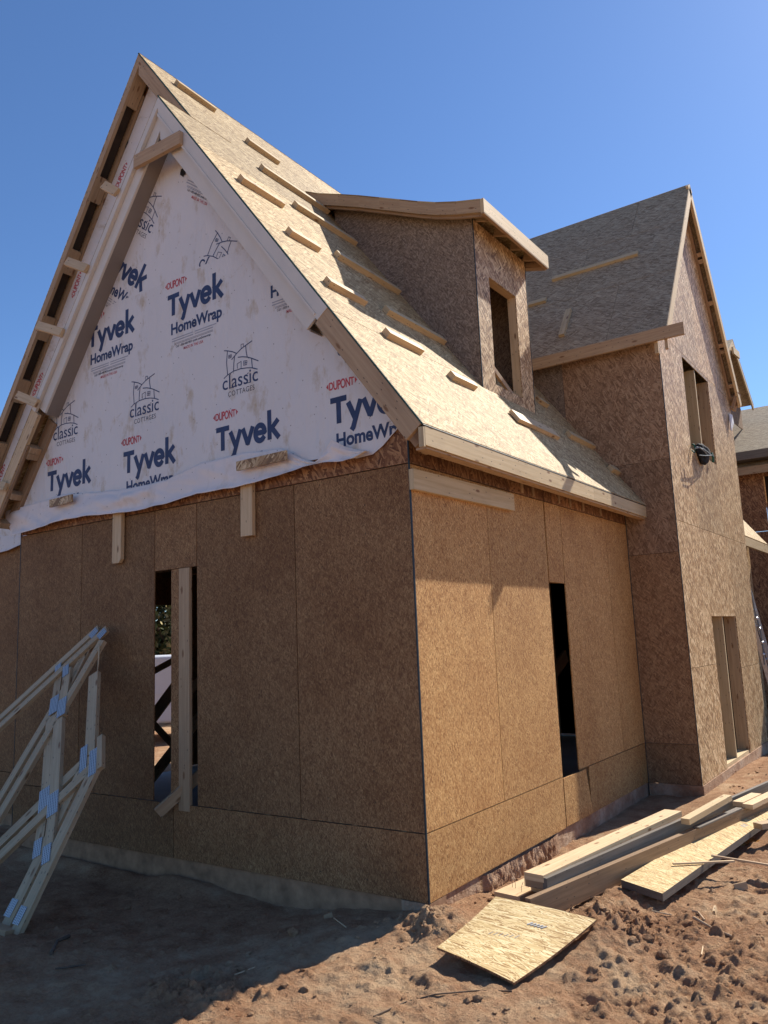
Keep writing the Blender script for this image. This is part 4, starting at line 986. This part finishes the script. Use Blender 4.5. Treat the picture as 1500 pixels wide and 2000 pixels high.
ng.prism([A, Bq, Bq+Vector((-4, 0, 0)), A+Vector((-4, 0, 0))], (0, -.01, -.012), 'osb_roof_grey', udir=(1, 0, 0))
C2 = Vector((GX, A.y-hw*1.1, A.z-dzg*1.1)); ng.prism([A, C2, C2+Vector((-4, 0, 0)), A+Vector((-4, 0, 0))], (0, .01, -.012), 'osb_roof_grey', udir=(1, 0, 0))
ng.prism([(GX-.28, A.y, A.z-.1), (GX-.28, Bq.y-.1, Bq.z-.1), (GX-.28, Bq.y-.1, Bq.z-.6), (GX-.28, C2.y+.1, C2.z-.6), (GX-.28, C2.y+.1, C2.z-.05)], (-.02, 0, 0), 'osb_purple', udir=(0, 1, 0), t=.3)
ng.board(A+Vector((-.02, 0, -.09)), Bq+Vector((-.02, 0, -.09)), (0, .5, 1), .13, .035, 'wood_fascia', t=.4); ng.board(A+Vector((-.02, 0, -.09)), C2+Vector((-.02, 0, -.09)), (0, -.5, 1), .13, .035, 'wood_fascia', t=.9)
ng.board(px(1431, 684, GX+.04), px(1443, 694, GX+.04), (0, 0, 1), .16, .04, 'wood_fascia', t=.9)
ng.build('gable', nb)

# ================================================================== loose boards nailed on the roof
def single(mb, name, label, cat, group=None, smooth=False):
    o = mb.build(name, None, smooth)
    # put the origin at the thing's base
    co = [v.co for v in o.data.vertices]; c = Vector((sum(v.x for v in co)/len(co), sum(v.y for v in co)/len(co), min(v.z for v in co)))
    o.data.transform(Matrix.Translation(-c)); o.location = c
    return tag(o, label, cat, group)
TOE = [((343, 167), (415, 216), 'topmost toe board on the pale roof, close behind the main gable peak'),
       ((483, 282), (537, 316), 'short toe board on the upper roof halfway between gable peak and dormer roof'),
       ((512, 336), (632, 410), 'long toe board whose right end disappears under the dormer roof tip'),
       ((467, 354), (548, 403), 'sunlit toe board beside the white rake trim, highest of those along the rake'),
       ((575, 406), (690, 476), 'long toe board half in sun and half in dormer shadow, ending against dormer side'),
       ((557, 452), (622, 494), 'sunlit toe board second highest of those along the white rake trim'),
       ((655, 502), (775, 572), 'long toe board wholly in shadow along the middle of the dormer side wall'),
       ((631, 550), (712, 598), 'sunlit toe board by the rake where white trim meets raw lumber'),
       ((747, 606), (868, 675), 'long shaded toe board below the dormer side wall, nearest the dormer front corner'),
       ((746, 650), (822, 693), 'sunlit toe board on the lower roof left of the dormer front corner'),
       ((874, 734), (928, 764), 'short sunlit toe board just below the left foot of the dormer front'),
       ((998, 812), (1086, 856), 'wide plank lying on the roof below the dormer window, half in sun'),
       ((1104, 848), (1158, 877), 'shaded toe board on the roof between wide plank and tower wall'),
       ((1184, 912), (1225, 936), 'shaded toe board nearest the eave where roof meets tower'),
       ((1044, 780), (1065, 794), 'toe board stub peeping out behind the right corner of the dormer')]
for i, (a, b, lab) in enumerate(TOE):
    p = rf(*a); q = rf(*b); x = (p.x+q.x)/2
    p = Vector((x, p.y, rz(x)))+NR*.0255; q = Vector((x+random.uniform(-.012, .012), q.y, 0)); q.z = rz(q.x); q += NR*.0205
    mb = MB()
    if i == 11: mb.board(p, q, Vector((CS, 0, -SN)), .14, .038, 'wood', t=.7)
    else: mb.board(p+NR*.002, q+NR*.002, Vector((CS, 0, -SN)), (.075), .052, 'wood' if i in (3, 5, 7, 9, 10) else 'wood_fascia', t=random.uniform(.4, .9))
    single(mb, 'toe_board', lab, 'board', 'toe boards nailed across the main roof')
def tf(x, y): return onp(x, y, (0, -TK, 1), TZR-TK*TYR)
for a, b, lab in (((1080, 548), (1247, 497), 'long board lying level across the grey tower roof'), ((1033, 598), (1068, 588), 'short board on the grey tower roof just behind the dormer'), ((1112, 608), (1098, 658), 'short board lying down the slope of the grey tower roof')):
    p = tf(*a)+NTL*.021; q = tf(*b)+NTL*.021
    mb = MB(); mb.board(p, q, NTL.cross(q-p), .075, .04, 'wood_fascia', t=.5); single(mb, 'toe_board', lab, 'board', 'boards on the tower roof')

# boards nailed to the walls
mb = MB(); mb.board((.0225, -.012, 2.745), (.0225, 1.55, 2.765), (0, 0, 1), .142, .038, 'wood_fascia', t=.65)
single(mb, 'nailed_board', 'long pale board nailed level to the sunny side wall under the eave', 'board')
for (a, b, lab, w_) in (((232, 1003), (230, 1100), 'upright board with clipped corner hanging under the wrap, left of the pair', .125), ((484, 955), (484, 1047), 'upright square cut board hanging under the wrap, right of the pair', .125)):
    p = py(*a, -.03); q = py(*b, -.03); q.x = p.x-.004
    mb = MB()
    h = w_/2
    P = [(p.x-h, -.048, p.z+.05), (p.x+h, -.048, p.z+.05), (q.x+h, -.048, q.z+(.03 if 'clipped' in lab else 0)), (q.x+h-(.03 if 'clipped' in lab else .0), -.048, q.z-.001), (q.x-h, -.048, q.z)]
    mb.prism(P, (0, .0365, 0), 'wood', udir=(0, 0, 1), t=.6); single(mb, 'nailed_board', lab, 'board', 'upright boards nailed under the wrap')
for a, b, lab in (((98, 984), (141, 973), 'short brown batten pinning the left end of the loose wrap'), ((463, 911), (560, 889), 'longer brown batten pinning the loose wrap below the lettering')):
    p = py(*a, -.10); q = py(*b, -.10); mb = MB(); mb.board(p, q, (0, 0, 1), .075, .02, 'osb_tower', t=.2); single(mb, 'wrap_batten', lab, 'batten', 'battens pinning the wrap')
# blocks bridging the rake frames
for a, b, lab in (((203, 362), (232, 377), 'highest of the wooden blocks bridging the two left rakes'), ((131, 511), (173, 526), 'second highest wooden block bridging the two left rakes'), ((74, 636), (125, 651), 'middle wooden block bridging the two left rakes'), ((34, 772), (76, 789), 'wooden block bridging the rakes where the cream trim ends'), ((-20, 943), (14, 952), 'lowest wooden block bridging the left rakes, at the photo edge')):
    p = py(*a, -.245); q = py(b[0]-3, b[1]-1, -.225); mb = MB(); mb.board(p, q, (0, .25, 1), .085, .036, 'wood', t=random.uniform(.3, .7)); single(mb, 'rake_block', lab, 'block', 'blocks bridging the left rakes')
p = py(264, 318, -.228); q = py(354, 269, -.228); mb = MB(); mb.board(p, q, (0, 0, 1), .125, .038, 'wood_old', t=.75); single(mb, 'collar_brace', 'slanted timber brace nailed across the peak of the inner gable trim', 'brace')
# stick leaning out of the front window
p = py(308, 1588, -.13); q = py(392, 1512, .12); mb = MB(); mb.board(p, q, (0, -.3, 1), .085, .038, 'wood_old', t=.5); single(mb, 'loose_board', 'slanted board poking out over the sill of the tall front window', 'board')

# ================================================================== roof trusses leaning on the front wall
TN = Vector((0, -2.06, 1.237)).normalized(); TD = TN.dot(Vector((-2.33, -1.357, -.2)))
def tp(x, y): return onp(x, y, TN, TD)
def make_truss(second):
    off = (Vector((-.175, 0, .035)) - TN*.047) if second else Vector((0, 0, 0))
    root = empty('roof_truss', tp(38, 1830)+off)
    tag(root, 'rear one of two pale roof trusses leaning on the front wall' if second else 'front one of two pale roof trusses leaning on the front wall, its foot on dirt', 'truss', 'roof trusses leaning on the front wall')
    def bar(name, a, b, w_, m='wood_truss', t=None, lift=0.0):
        mb = MB(); p = tp(*a)+off-TN*(.019-lift); q = tp(*b)+off-TN*(.019-lift)
        mb.board(p, q, TN.cross(q-p), w_, .037, m, t=t); return mb.build(name, root)
    bar('top_chord', (207, 1226), (-80, 1490), .066, 'wood_truss'); bar('bottom_chord', (198, 1250), (-70, 1706), .075, 'wood_truss')
    bar('web', (131, 1306), (119, 1398), .082, 'wood_truss'); bar('web', (113, 1405), (105, 1556), .092, 'wood_truss', .7); bar('web', (103, 1575), (92, 1664), .085, 'wood_truss', .6)
    bar('web', (183, 1492), (-70, 1738), .08, 'wood_truss', .5); bar('heel_board', (190, 1484), (20, 1838), .098, 'wood_truss', .55)
    if second: bar('web', (199, 1318), (193, 1480), .10, 'wood_truss', .6); bar('web', (190, 1262), (150, 1345), .05, 'wood_old')
    else: bar('web', (195, 1437), (194, 1500), .05, 'wood_truss', .5, .004)
    for a, b, w_ in (((192, 1246), (206, 1230), .085), ((129, 1300), (128, 1320), .07), ((123, 1364), (119, 1398), .095), ((183, 1464), (180, 1514), .072), ((105, 1548), (102, 1592), .105), ((93, 1650), (89, 1686), .08), ((48, 1770), (30, 1806), .075)):
        p = tp(*a)+off+TN*.003; q = tp(*b)+off+TN*.003; mb = MB(); mb.board(p, q, TN.cross(q-p), w_, .002, 'plate', t=.5); mb.build('nail_plate', root)
    return root
make_truss(False); make_truss(True)
p = pz(-60, 1800, -.13); q = pz(30, 1822, -.17); mb = MB(); mb.board(p, q, (.4, -1, .25), .19, .04, 'wood_old', t=.6); single(mb, 'plank', 'wide plank end lying at the foot of the trusses at left edge', 'plank')
mb = MB(); P0 = tp(196, 1262)+TN*.012; P1 = tp(192, 1318)+TN*.012; mb.tube([P0, (P0+P1)/2+Vector((.004, 0, 0)), P1], [.007, .006, .001], 'wood', 5); single(mb, 'wood_splinter', 'thin splinter hanging from the tip of the front truss', 'splinter')

# ================================================================== lumber on the ground
def zb_board(name, label, a, b, ztop, wid, h, m, cat='board', side=1, t=None, group=None, za=None):
    """a, b: ends of the near top edge; wid is measured away from the viewer"""
    p = pz(*a, ztop); q = pz(*b, za if za is not None else ztop)
    if za is not None: q = pz(*b, za)
    d = (q-p).normalized(); s_ = Vector((-d.y, d.x, 0)).normalized()
    up = d.cross(s_)*-1 if d.cross(s_).z < 0 else d.cross(s_)
    mb = MB(); mb.board(p+s_*wid/2-up*h/2, q+s_*wid/2-up*h/2, s_, wid, h, m, t=t)
    return single(mb, name, label, cat, group)
zb_board('laminated_beam', 'long brown beam lying on its edge on the dirt, lowest of the pile', (1036, 1756), (1545, 1541), .07, .042, .15, 'lvl', 'beam', t=.4)
zb_board('grey_plank', 'long dark grey plank on edge under the thick pale beam', (1068, 1716), (1545, 1508), .125, .032, .13, 'wood_grey', 'plank', t=.6)
root = empty('thick_beam', pz(1046, 1704, .06)); tag(root, 'thick pale beam of two layered planks, on top of the lumber pile', 'beam', None)
for k_, (zt, nm) in enumerate(((.14, 'plank'), (.093, 'plank'))):
    p = pz(1061, 1710, .14); q = pz(1331, 1584, .14); d = (q-p).normalized(); s_ = Vector((-d.y, d.x, 0)); mb = MB()
    a = Vector((p.x, p.y, zt-.0225))+s_*(.072+.004*k_)+d*.012*k_; b = Vector((q.x, q.y, zt-.0225))+s_*(.072-.006*k_)-d*.02*k_
    mb.board(a, b, s_, .145, .0445, 'wood' if k_ == 0 else 'wood_dark', t=.85 if k_ == 0 else .4); mb.build(nm, root)
zb_board('grey_plank', 'dark wet plank lying flat in the gap between brown beam and grey plank', (1160, 1693), (1545, 1527), .02, .06, .03, 'wood_grey', 'plank', t=.2)
zb_board('flat_plank', 'flat pale plank inside the pile beneath the thick beam', (1062, 1733), (1300, 1625), .04, .10, .04, 'wood_fascia', 'plank', t=.5)
root = empty('nailed_block', pz(1015, 1735, -.14)); tag(root, 'short board with bent nails sticking up at the near end of the pile', 'board')
p = pz(1015, 1752, .0); q = pz(1100, 1712, .0); d = (q-p).normalized(); s_ = Vector((-d.y, d.x, 0)); mb = MB(); mb.board(p+s_*.1-Vector((0, 0, .02)), q+s_*.1-Vector((0, 0, .02)), s_, .20, .04, 'wood', t=.75); mb.build('board', root)
for (x, y) in ((1001, 1733), (1007, 1735), (1019, 1742), (1025, 1730), (1032, 1733), (1040, 1722)):
    b = pz(x, y, .0); mb = MB(); mb.tube([b-Vector((0, 0, .01)), b+Vector((0, 0, .03)), b+Vector((random.uniform(-.012, .012), random.uniform(-.012, .012), .06))], .0016, 'nail', 5); mb.build('nail', root)
zb_board('stud_offcut', 'pale stud resting aslant on the grey plank before the tower corner', (1346, 1600), (1429, 1553), .165, .07, .045, 'wood_fascia', 'board', t=.85, za=.215)
zb_board('stud_offcut', 'left of two short pale boards at the far end of the lumber pile', (1451, 1567), (1487, 1550), .115, .09, .04, 'wood', 'board', t=.8)
zb_board('stud_offcut', 'right of two pale boards at the far end of the lumber pile', (1470, 1572), (1540, 1538), .105, .09, .04, 'wood', 'board', t=.9)
zb_board('grey_offcut', 'grey strip lying on top of the brown beam', (1366, 1616), (1450, 1578), .083, .055, .012, 'wood_grey', 'board', t=.9)
zb_board('small_block', 'brown block at right edge resting on the fresh board strip', (1488, 1610), (1545, 1600), .04, .09, .045, 'wood_old', 'block', t=.6)

def sheet(name, label, corners, th, m, edge, bend=0.0, n=16, curl=None):
    A, B, Cc, D = [Vector(c) for c in corners]; mb = MB(); Gd = []
    u = (B-A).length; v = (D-A).length; ou = random.uniform(0, 30)
    for i in range(n+1):
        row = []
        for j in range(n+1):
            a, b = i/n, j/n; p = A*(1-a)*(1-b)+B*a*(1-b)+Cc*a*b+D*(1-a)*b
            p.z += bend*(4*a*(1-a))+(curl(a, b) if curl else 0); row.append(p)
        Gd.append(row)
    for i in range(n):
        for j in range(n):
            mb.face([Gd[i][j], Gd[i+1][j], Gd[i+1][j+1], Gd[i][j+1]], [(x*u+ou, y*v+ou) for x, y in ((i/n, j/n), ((i+1)/n, j/n), ((i+1)/n, (j+1)/n), (i/n, (j+1)/n))], m, .55)
    dn = Vector((0, 0, -th))
    for i in range(n):
        for j in range(n):
            mb.face([Gd[i][j]+dn, Gd[i][j+1]+dn, Gd[i+1][j+1]+dn, Gd[i+1][j]+dn], [(0, 0), (0, .1), (.1, .1), (.1, 0)], m, .3)
    rim = [(i, 0) for i in range(n)]+[(n, j) for j in range(n)]+[(i, n) for i in range(n, 0, -1)]+[(0, j) for j in range(n, 0, -1)]
    for (a, b), (c_, d_) in zip(rim, rim[1:]+rim[:1]):
        P, Q = Gd[a][b], Gd[c_][d_]; mb.face([Q, P, P+dn, Q+dn], [((a+b)*.1, 0), ((a+b+1)*.1, 0), ((a+b+1)*.1, th), ((a+b)*.1, th)], edge, .4)
    return mb, Gd
mb, Gd = sheet('s', '', (pz(853, 1850, -.03), pz(1004, 1919, -.095), pz(1165, 1796, .0), pz(968, 1751, .08)), .012, 'osb_new', 'osb_rim', .006, curl=lambda a, b: -.012*math.sin(math.pi*b))
sh = single(mb, 'board_sheet', 'square sheet of fresh strand board lying on dirt before the corner', 'panel')
mb, Gd2 = sheet('s', '', (pz(1213, 1718, -.02), pz(1294, 1745, -.03), pz(1560, 1556, -.01), pz(1525, 1532, -.01)), .05, 'osb_new', 'wood_grey')
st2 = single(mb, 'board_strip', 'long strip of fresh strand board with dark edges beside the lumber pile', 'panel')
mb = MB()   # worn grade stamp: illegible grey dashes
def dash(Gx, a, b, c_, d_, w_, lift=.0016):
    n = len(Gx)-1
    def at(u_, v_):
        i = min(int(u_*n), n-1); j = min(int(v_*n), n-1); fu = u_*n-i; fv = v_*n-j
        return Gx[i][j]*(1-fu)*(1-fv)+Gx[i+1][j]*fu*(1-fv)+Gx[i+1][j+1]*fu*fv+Gx[i][j+1]*(1-fu)*fv
    p, q = at(a, b), at(c_, d_); d = (q-p).normalized(); s_ = Vector((-d.y, d.x, 0))*w_/2; up = Vector((0, 0, lift))
    mb.face([p-s_+up, q-s_+up, q+s_+up, p+s_+up], [(0, 0), (1, 0), (1, 1), (0, 1)], 'ink_grey', .5)
for k_ in range(5): dash(Gd, .52+.035*k_, .70, .55+.035*k_, .745, .012)
for k_ in range(6): dash(Gd, .30+.05*k_, .42+.012*k_, .315+.05*k_, .47+.012*k_, .0035)
o = mb.build('grade_stamp'); o.parent = sh; o.matrix_parent_inverse = Matrix.Translation(-sh.location)
mb = MB(); dash(Gd2, .62, .55, .78, .555, .012); dash(Gd2, .62, .565, .78, .57, .012); o = mb.build('grade_stamp'); o.parent = st2; o.matrix_parent_inverse = Matrix.Translation(-st2.location)

# sticks, chips and stones
def stick(label, pts, r, m='stick', name='stick', cat='stick', zoff=.012):
    P = []
    for (x, y) in pts:
        b = pz(x, y, -.13); z = gz(b.x, b.y); b = pz(x, y, z+zoff); P.append(b)
    mb = MB(); mb.tube(P, [r*random.uniform(.7, 1.1) for _ in P], m, 6); single(mb, name, label, cat)
def lath(label, a, b, z0, z1, w_, m):
    mb = MB(); mb.board(pz(*a, z0), pz(*b, z1), (0, 0, 1), .012, w_, m); single(mb, 'lath', label, 'lath')
lath('thin lath lying level across the fresh board strip', (1314, 1687), (1434, 1682), -.008, -.018, .018, 'wood'); lath('long thin lath slanting down from the fresh board strip to right edge', (1389, 1671), (1530, 1694), -.003, -.05, .018, 'wood_old')
stick('forked grey stick on churned dirt right of the loose sheet', [(1354, 1792), (1390, 1812), (1428, 1828), (1446, 1842)], .009)
stick('short stick above the forked stick on churned dirt', [(1352, 1779), (1364, 1782), (1376, 1797)], .006)
stick('thin straw coloured stick left of the forked stick', [(1273, 1779), (1312, 1787)], .005, 'wood')
stick('thin upright looking twig on dirt below the forked stick', [(1374, 1842), (1370, 1865)], .005, 'wood')
stick('long thin wire like root on dirt at the bottom, before the loose sheet', [(730, 1985), (790, 1958), (850, 1942), (930, 1935), (1000, 1936)], .004, 'bark', 'root', 'root', .006)
stick('dark root on the shaded dirt near the truss foot', [(100, 1862), (112, 1838), (135, 1828)], .012, 'bark', 'root', 'root')
stick('pale twig on shaded dirt in front of the foundation', [(652, 1793), (676, 1811)], .005, 'wood'); stick('pale straw near the shadow edge on dirt', [(458, 1904), (498, 1889)], .004, 'wood'); stick('short dark twig on shaded dirt at lower left', [(108, 1892), (140, 1888), (168, 1884)], .006, 'bark')
for (x, y, r, lab, m) in ((1397, 1783, .035, 'small yellow wood chip on churned dirt near the forked stick', 'wood'), (1447, 1735, .045, 'thin flat wood chip on churned dirt at right', 'wood_old'), (1180, 1741, .016, 'small dark chip beside the brown beam', 'wood_grey'), (641, 1793, .028, 'pale bark chip on shaded dirt near the foundation', 'wood_old')):
    b = pz(x, y, -.13); z = gz(b.x, b.y); b = pz(x, y, z); mb = MB(); a_ = random.uniform(0, 3); d = Vector((math.cos(a_), math.sin(a_), .1))*r
    mb.board(b-d+Vector((0, 0, .008)), b+d+Vector((0, 0, .014)), (0, 0, 1) if r < .02 else (-d.y, d.x, .3), r*1.1, .014, m, t=.7); single(mb, 'wood_chip', lab, 'wood chip', 'wood chips on the dirt')
# clods: loose lumps of dirt, too many to count
rng = np.random.default_rng(5); mb = MB()
ico = bmesh.new(); bmesh.ops.create_icosphere(ico, subdivisions=1, radius=1.0); IV = [v.co.copy() for v in ico.verts]; IF = [[v.index for v in f.verts] for f in ico.faces]; ico.free()
spots = []
for cx_, cy_, sx_, sy_, nn in ((.14, -.17, .13, .10, 130), (1.10, .50, .14, .17, 170), (-.62, -1.35, .2, .16, 80), (.14, .9, .05, .6, 90), (1.7, .4, .5, .5, 130), (.6, -.8, .5, .25, 60), (1.5, -.3, .4, .3, 70), (.95, 5.2, .2, 1.0, 90), (-.9, -.8, .9, .5, 50), (1.8, 1.8, .35, .7, 70), (.3, -.5, .12, .08, 40)):
    for _ in range(nn):
        x, y = rng.normal(cx_, sx_), rng.normal(cy_, sy_)
        if x < .03 and y > -.03 and x > -5: continue
        if .15 < x < 1.05 and -.75 < y < .5: continue
        spots.append((x, y))
for x, y in spots:
    r = min(.004+rng.exponential(.0065), .04); z = gz(x, y); sc = Vector(rng.uniform(.6, 1.3, 3)); sc.z *= .75; sd = rng.uniform(0, 50)
    V = []
    for v in IV:
        k_ = 1+.55*mnoise.noise(v*1.6+Vector((sd, sd*.3, 0))); V.append(Vector((x+v.x*sc.x*r*k_, y+v.y*sc.y*r*k_, z+r*.25+v.z*sc.z*r*k_)))
    b = len(mb.v); mb.v += [tuple(v) for v in V]; i_m = mb.mat('dirt')
    for f in IF: mb.f.append(tuple(b+j for j in f)); mb.uv.append([(0, 0)]*3); mb.mi.append(i_m); mb.t.append(.5)
o = mb.build('dirt_clods'); o['kind'] = 'stuff'; o['label'] = 'loose clods of red dirt scattered on the ground'; o['category'] = 'dirt clods'

# ================================================================== tool bag hanging in the tower window
root = empty('tool_bag', px(1370, 905, .6)); tag(root, 'black tool bag with green hose hanging from the upper tower window sill', 'bag')
bm = bmesh.new(); bmesh.ops.create_icosphere(bm, subdivisions=4, radius=1.0)
c0 = px(1372, 886, .60)
for v in bm.verts:
    p = v.co.copy(); k_ = 1+.16*mnoise.noise(p*2.2)+.07*mnoise.noise(p*6)
    zz = p.z; wdt = .85+.25*zz if zz < .4 else .95-.5*(zz-.4)
    if zz > .55: p.z = .55+(zz-.55)*.35
    v.co = Vector((c0.x+.085*p.x*k_*wdt, c0.y+.26*p.y*k_*wdt, c0.z+.145*p.z*k_-.02*p.y))
me = bpy.data.meshes.new('bag'); bm.to_mesh(me); bm.free(); me.materials.append(MAT['cloth']); me.polygons.foreach_set('use_smooth', [True]*len(me.polygons))
o = bpy.data.objects.new('bag', me); COL.objects.link(o); adopt(o, root)
mb = MB(); mb.tube([px(1353, 868, .585), px(1356, 869, .61), px(1358, 876, .62), px(1357, 884, .61), px(1352, 880, .58)], .012, 'green', 7); mb.tube([px(1390, 885, .60), px(1393, 893, .62), px(1393, 903, .61)], .016, 'green', 7); mb.build_each('hose', root)
mb = MB(); mb.tube([px(1357, 876, .66), px(1366, 874, .70), px(1376, 881, .69), px(1382, 890, .68)], .009, 'strap', 6); mb.tube([px(1360, 873, .66), px(1374, 877, .70), px(1388, 888, .66)], .008, 'strap', 6); mb.tube([px(1366, 889, .69), px(1378, 890, .70), px(1391, 889, .66)], .006, 'strap', 6); mb.build_each('strap', root)

# ladder and hanging strap on the rear wing
root = empty('ladder', (.5, 10, -.15)); tag(root, 'metal ladder leaning on the rear wall at the right edge', 'ladder')
mb = MB()
for y in (9.62, 10.12): mb.board((.62, y, -.2), (.215, y, 2.3), (1, 0, 0), .07, .028, 'steel')
mb.build_each('rail', root); mb = MB()
for k_ in range(9):
    z = .03+k_*.268; x = .62+(.215-.62)*(z+.2)/2.5; mb.tube([(x, 9.63, z), (x, 10.11, z)], .016, 'steel', 8)
mb.build_each('rung', root)
mb = MB(); pth = [py(x, y, 9.3) for x, y in ((1466, 1150), (1472, 1185), (1478, 1208), (1484, 1228), (1489, 1255), (1491, 1278), (1493, 1298))]; mb.tube(pth, .012, 'strap', 6); o = single(mb, 'rope', 'knotted rope hanging along the rear wall beside the ladder', 'rope')
for k_ in (2, 3, 4, 5):
    bm = bmesh.new(); bmesh.ops.create_icosphere(bm, subdivisions=2, radius=.026); me = bpy.data.meshes.new('knot'); bm.to_mesh(me); bm.free(); me.materials.append(MAT['steel']); kb = bpy.data.objects.new('knot', me); COL.objects.link(kb); kb.parent = o; kb.location = pth[k_]-o.location

# ================================================================== seen through the front window: van and trees
vd = Vector((.635, .772, 0)); vn = Vector((.772, -.635, 0))      # along the side, towards the house
vc = Vector((-10.6, 6.5, 0)); vg = -.15
van = empty('parked_van', (vc.x, vc.y, vg)); tag(van, 'white van parked behind the house, glimpsed through the front window', 'van')
def vp(a, z, d): return vc+vd*a+vn*d+Vector((0, 0, z))
mb = MB(); prof_v = [(-2.3, .22), (-2.35, .75), (-2.25, 1.45), (-2.1, 1.53), (1.0, 1.53), (1.5, 1.02), (2.35, .92), (2.45, .6), (2.42, .22)]
mb.prism([vp(a, z, -.85) for a, z in prof_v], vn*1.7, 'van', udir=vd, t=.5); bd = mb.build('body', van); bv = bd.modifiers.new('bevel', 'BEVEL'); bv.width = .06; bv.segments = 3
mb = MB()
for d in (.852, -.872): mb.prism([vp(.85, 1.02, d), vp(1.36, 1.02, d), vp(1.1, 1.38, d), vp(.85, 1.38, d)], vn*.02, 'glass', t=.5)
mb.build_each('side_window', van)
mb = MB(); mb.box((0, 0, 0), (.001, .001, .001), 'rubber') if False else None
for d in (.853, -.867): mb.board(vp(-2.2, .80, d), vp(.1, .80, d), (0, 0, 1), .03, .014, 'van', t=.2)
mb.build_each('trim_strip', van)
for a in (-1.45, 1.5):
    for d in (.72, -.86):
        mb = MB(); c_ = vp(a, vg+.33, d); mb.prism([c_+vd*.33*math.cos(i*math.pi/12)+Vector((0, 0, .33*math.sin(i*math.pi/12))) for i in range(24)], vn*.15, 'rubber', t=.5); w_ = mb.build('wheel', van)
        mb = MB(); e_ = vn*.152 if d > 0 else vn*-.002; mb.prism([c_+e_+vd*.19*math.cos(i*math.pi/8)+Vector((0, 0, .19*math.sin(i*math.pi/8))) for i in range(16)], vn*(.006 if d > 0 else -.006), 'steel', t=.5); rm = mb.build('rim'); rm.parent = w_; rm.matrix_parent_inverse = w_.matrix_parent_inverse.inverted() if False else Matrix.Identity(4)
        rm.matrix_parent_inverse = (Matrix.Translation(Vector(van.location)) @ w_.matrix_parent_inverse).inverted()
def tree(x, y, h, r, label, lm, n, seed):
    rg = np.random.default_rng(seed); root = empty('tree', (x, y, -.2)); tag(root, label, 'tree', 'trees behind the house')
    mb = MB(); tp_ = [Vector((x, y, -.3)), Vector((x+.1, y, h*.25)), Vector((x-.05, y+.1, h*.5)), Vector((x+.1, y, h*.85))]; mb.tube(tp_, [.16, .12, .09, .03], 'bark', 8)
    for k_ in range(9):
        a_ = rg.uniform(0, 6.28); z0 = h*rg.uniform(.15, .7); L = r*rg.uniform(.5, .9); b0 = Vector((x, y, z0)); mb.tube([b0, b0+Vector((math.cos(a_)*L*.5, math.sin(a_)*L*.5, L*.35)), b0+Vector((math.cos(a_)*L, math.sin(a_)*L, L*.5))], [.05, .03, .01], 'bark', 6)
    mb.build('trunk', root); mb = MB()
    cl = [(rg.normal(0, r*.42), rg.normal(0, r*.42), h*rg.uniform(.08, .98), rg.uniform(.3, .65)) for _ in range(70)]
    for _ in range(n):
        cx_, cy_, cz_, cr = cl[rg.integers(len(cl))]; p = Vector((x+cx_+rg.normal(0, cr*.5), y+cy_+rg.normal(0, cr*.5), cz_+rg.normal(0, cr*.45)))
        if p.z < -.1: continue
        a = Vector(rg.normal(0, 1, 3)).normalized(); b = a.cross(Vector(rg.normal(0, 1, 3))).normalized(); s_ = rg.uniform(.055, .12)
        mb.face([p-a*s_, p+b*s_*.5, p+a*s_, p-b*s_*.5], [(0, 0), (1, 0), (1, 1), (0, 1)], lm if rg.random() > .3 else 'leaf_dry', .5)
    mb.build('crown', root)
tree(-13.6, 9.3, 4.6, 1.9, 'bushy olive tree behind the van, seen through the front window', 'leaf', 13000, 1)
tree(-16.2, 9.2, 5.0, 2.0, 'straw tinged tree standing behind the van to the left', 'leaf_dry', 9000, 2)
tree(-13.5, 12.4, 5.5, 2.1, 'taller dark tree standing behind the van to the right', 'leaf', 9000, 3)

pc = pz(1440, 1646, -.16); mb = MB(); pts = []
for i in range(22):
    a_ = i/22*2*math.pi; r_ = 1+.25*math.sin(a_*3+1)+.12*math.sin(a_*5); pts.append((pc.x+.13*r_*math.cos(a_), pc.y+.20*r_*math.sin(a_), 0))
zc = max(gz(p[0], p[1]) for p in pts[::2])-.012; mb.prism([(x, y, zc) for x, y, _ in pts], (0, 0, -.05), 'puddle', t=.5); pd = mb.build('puddle'); struct(pd)
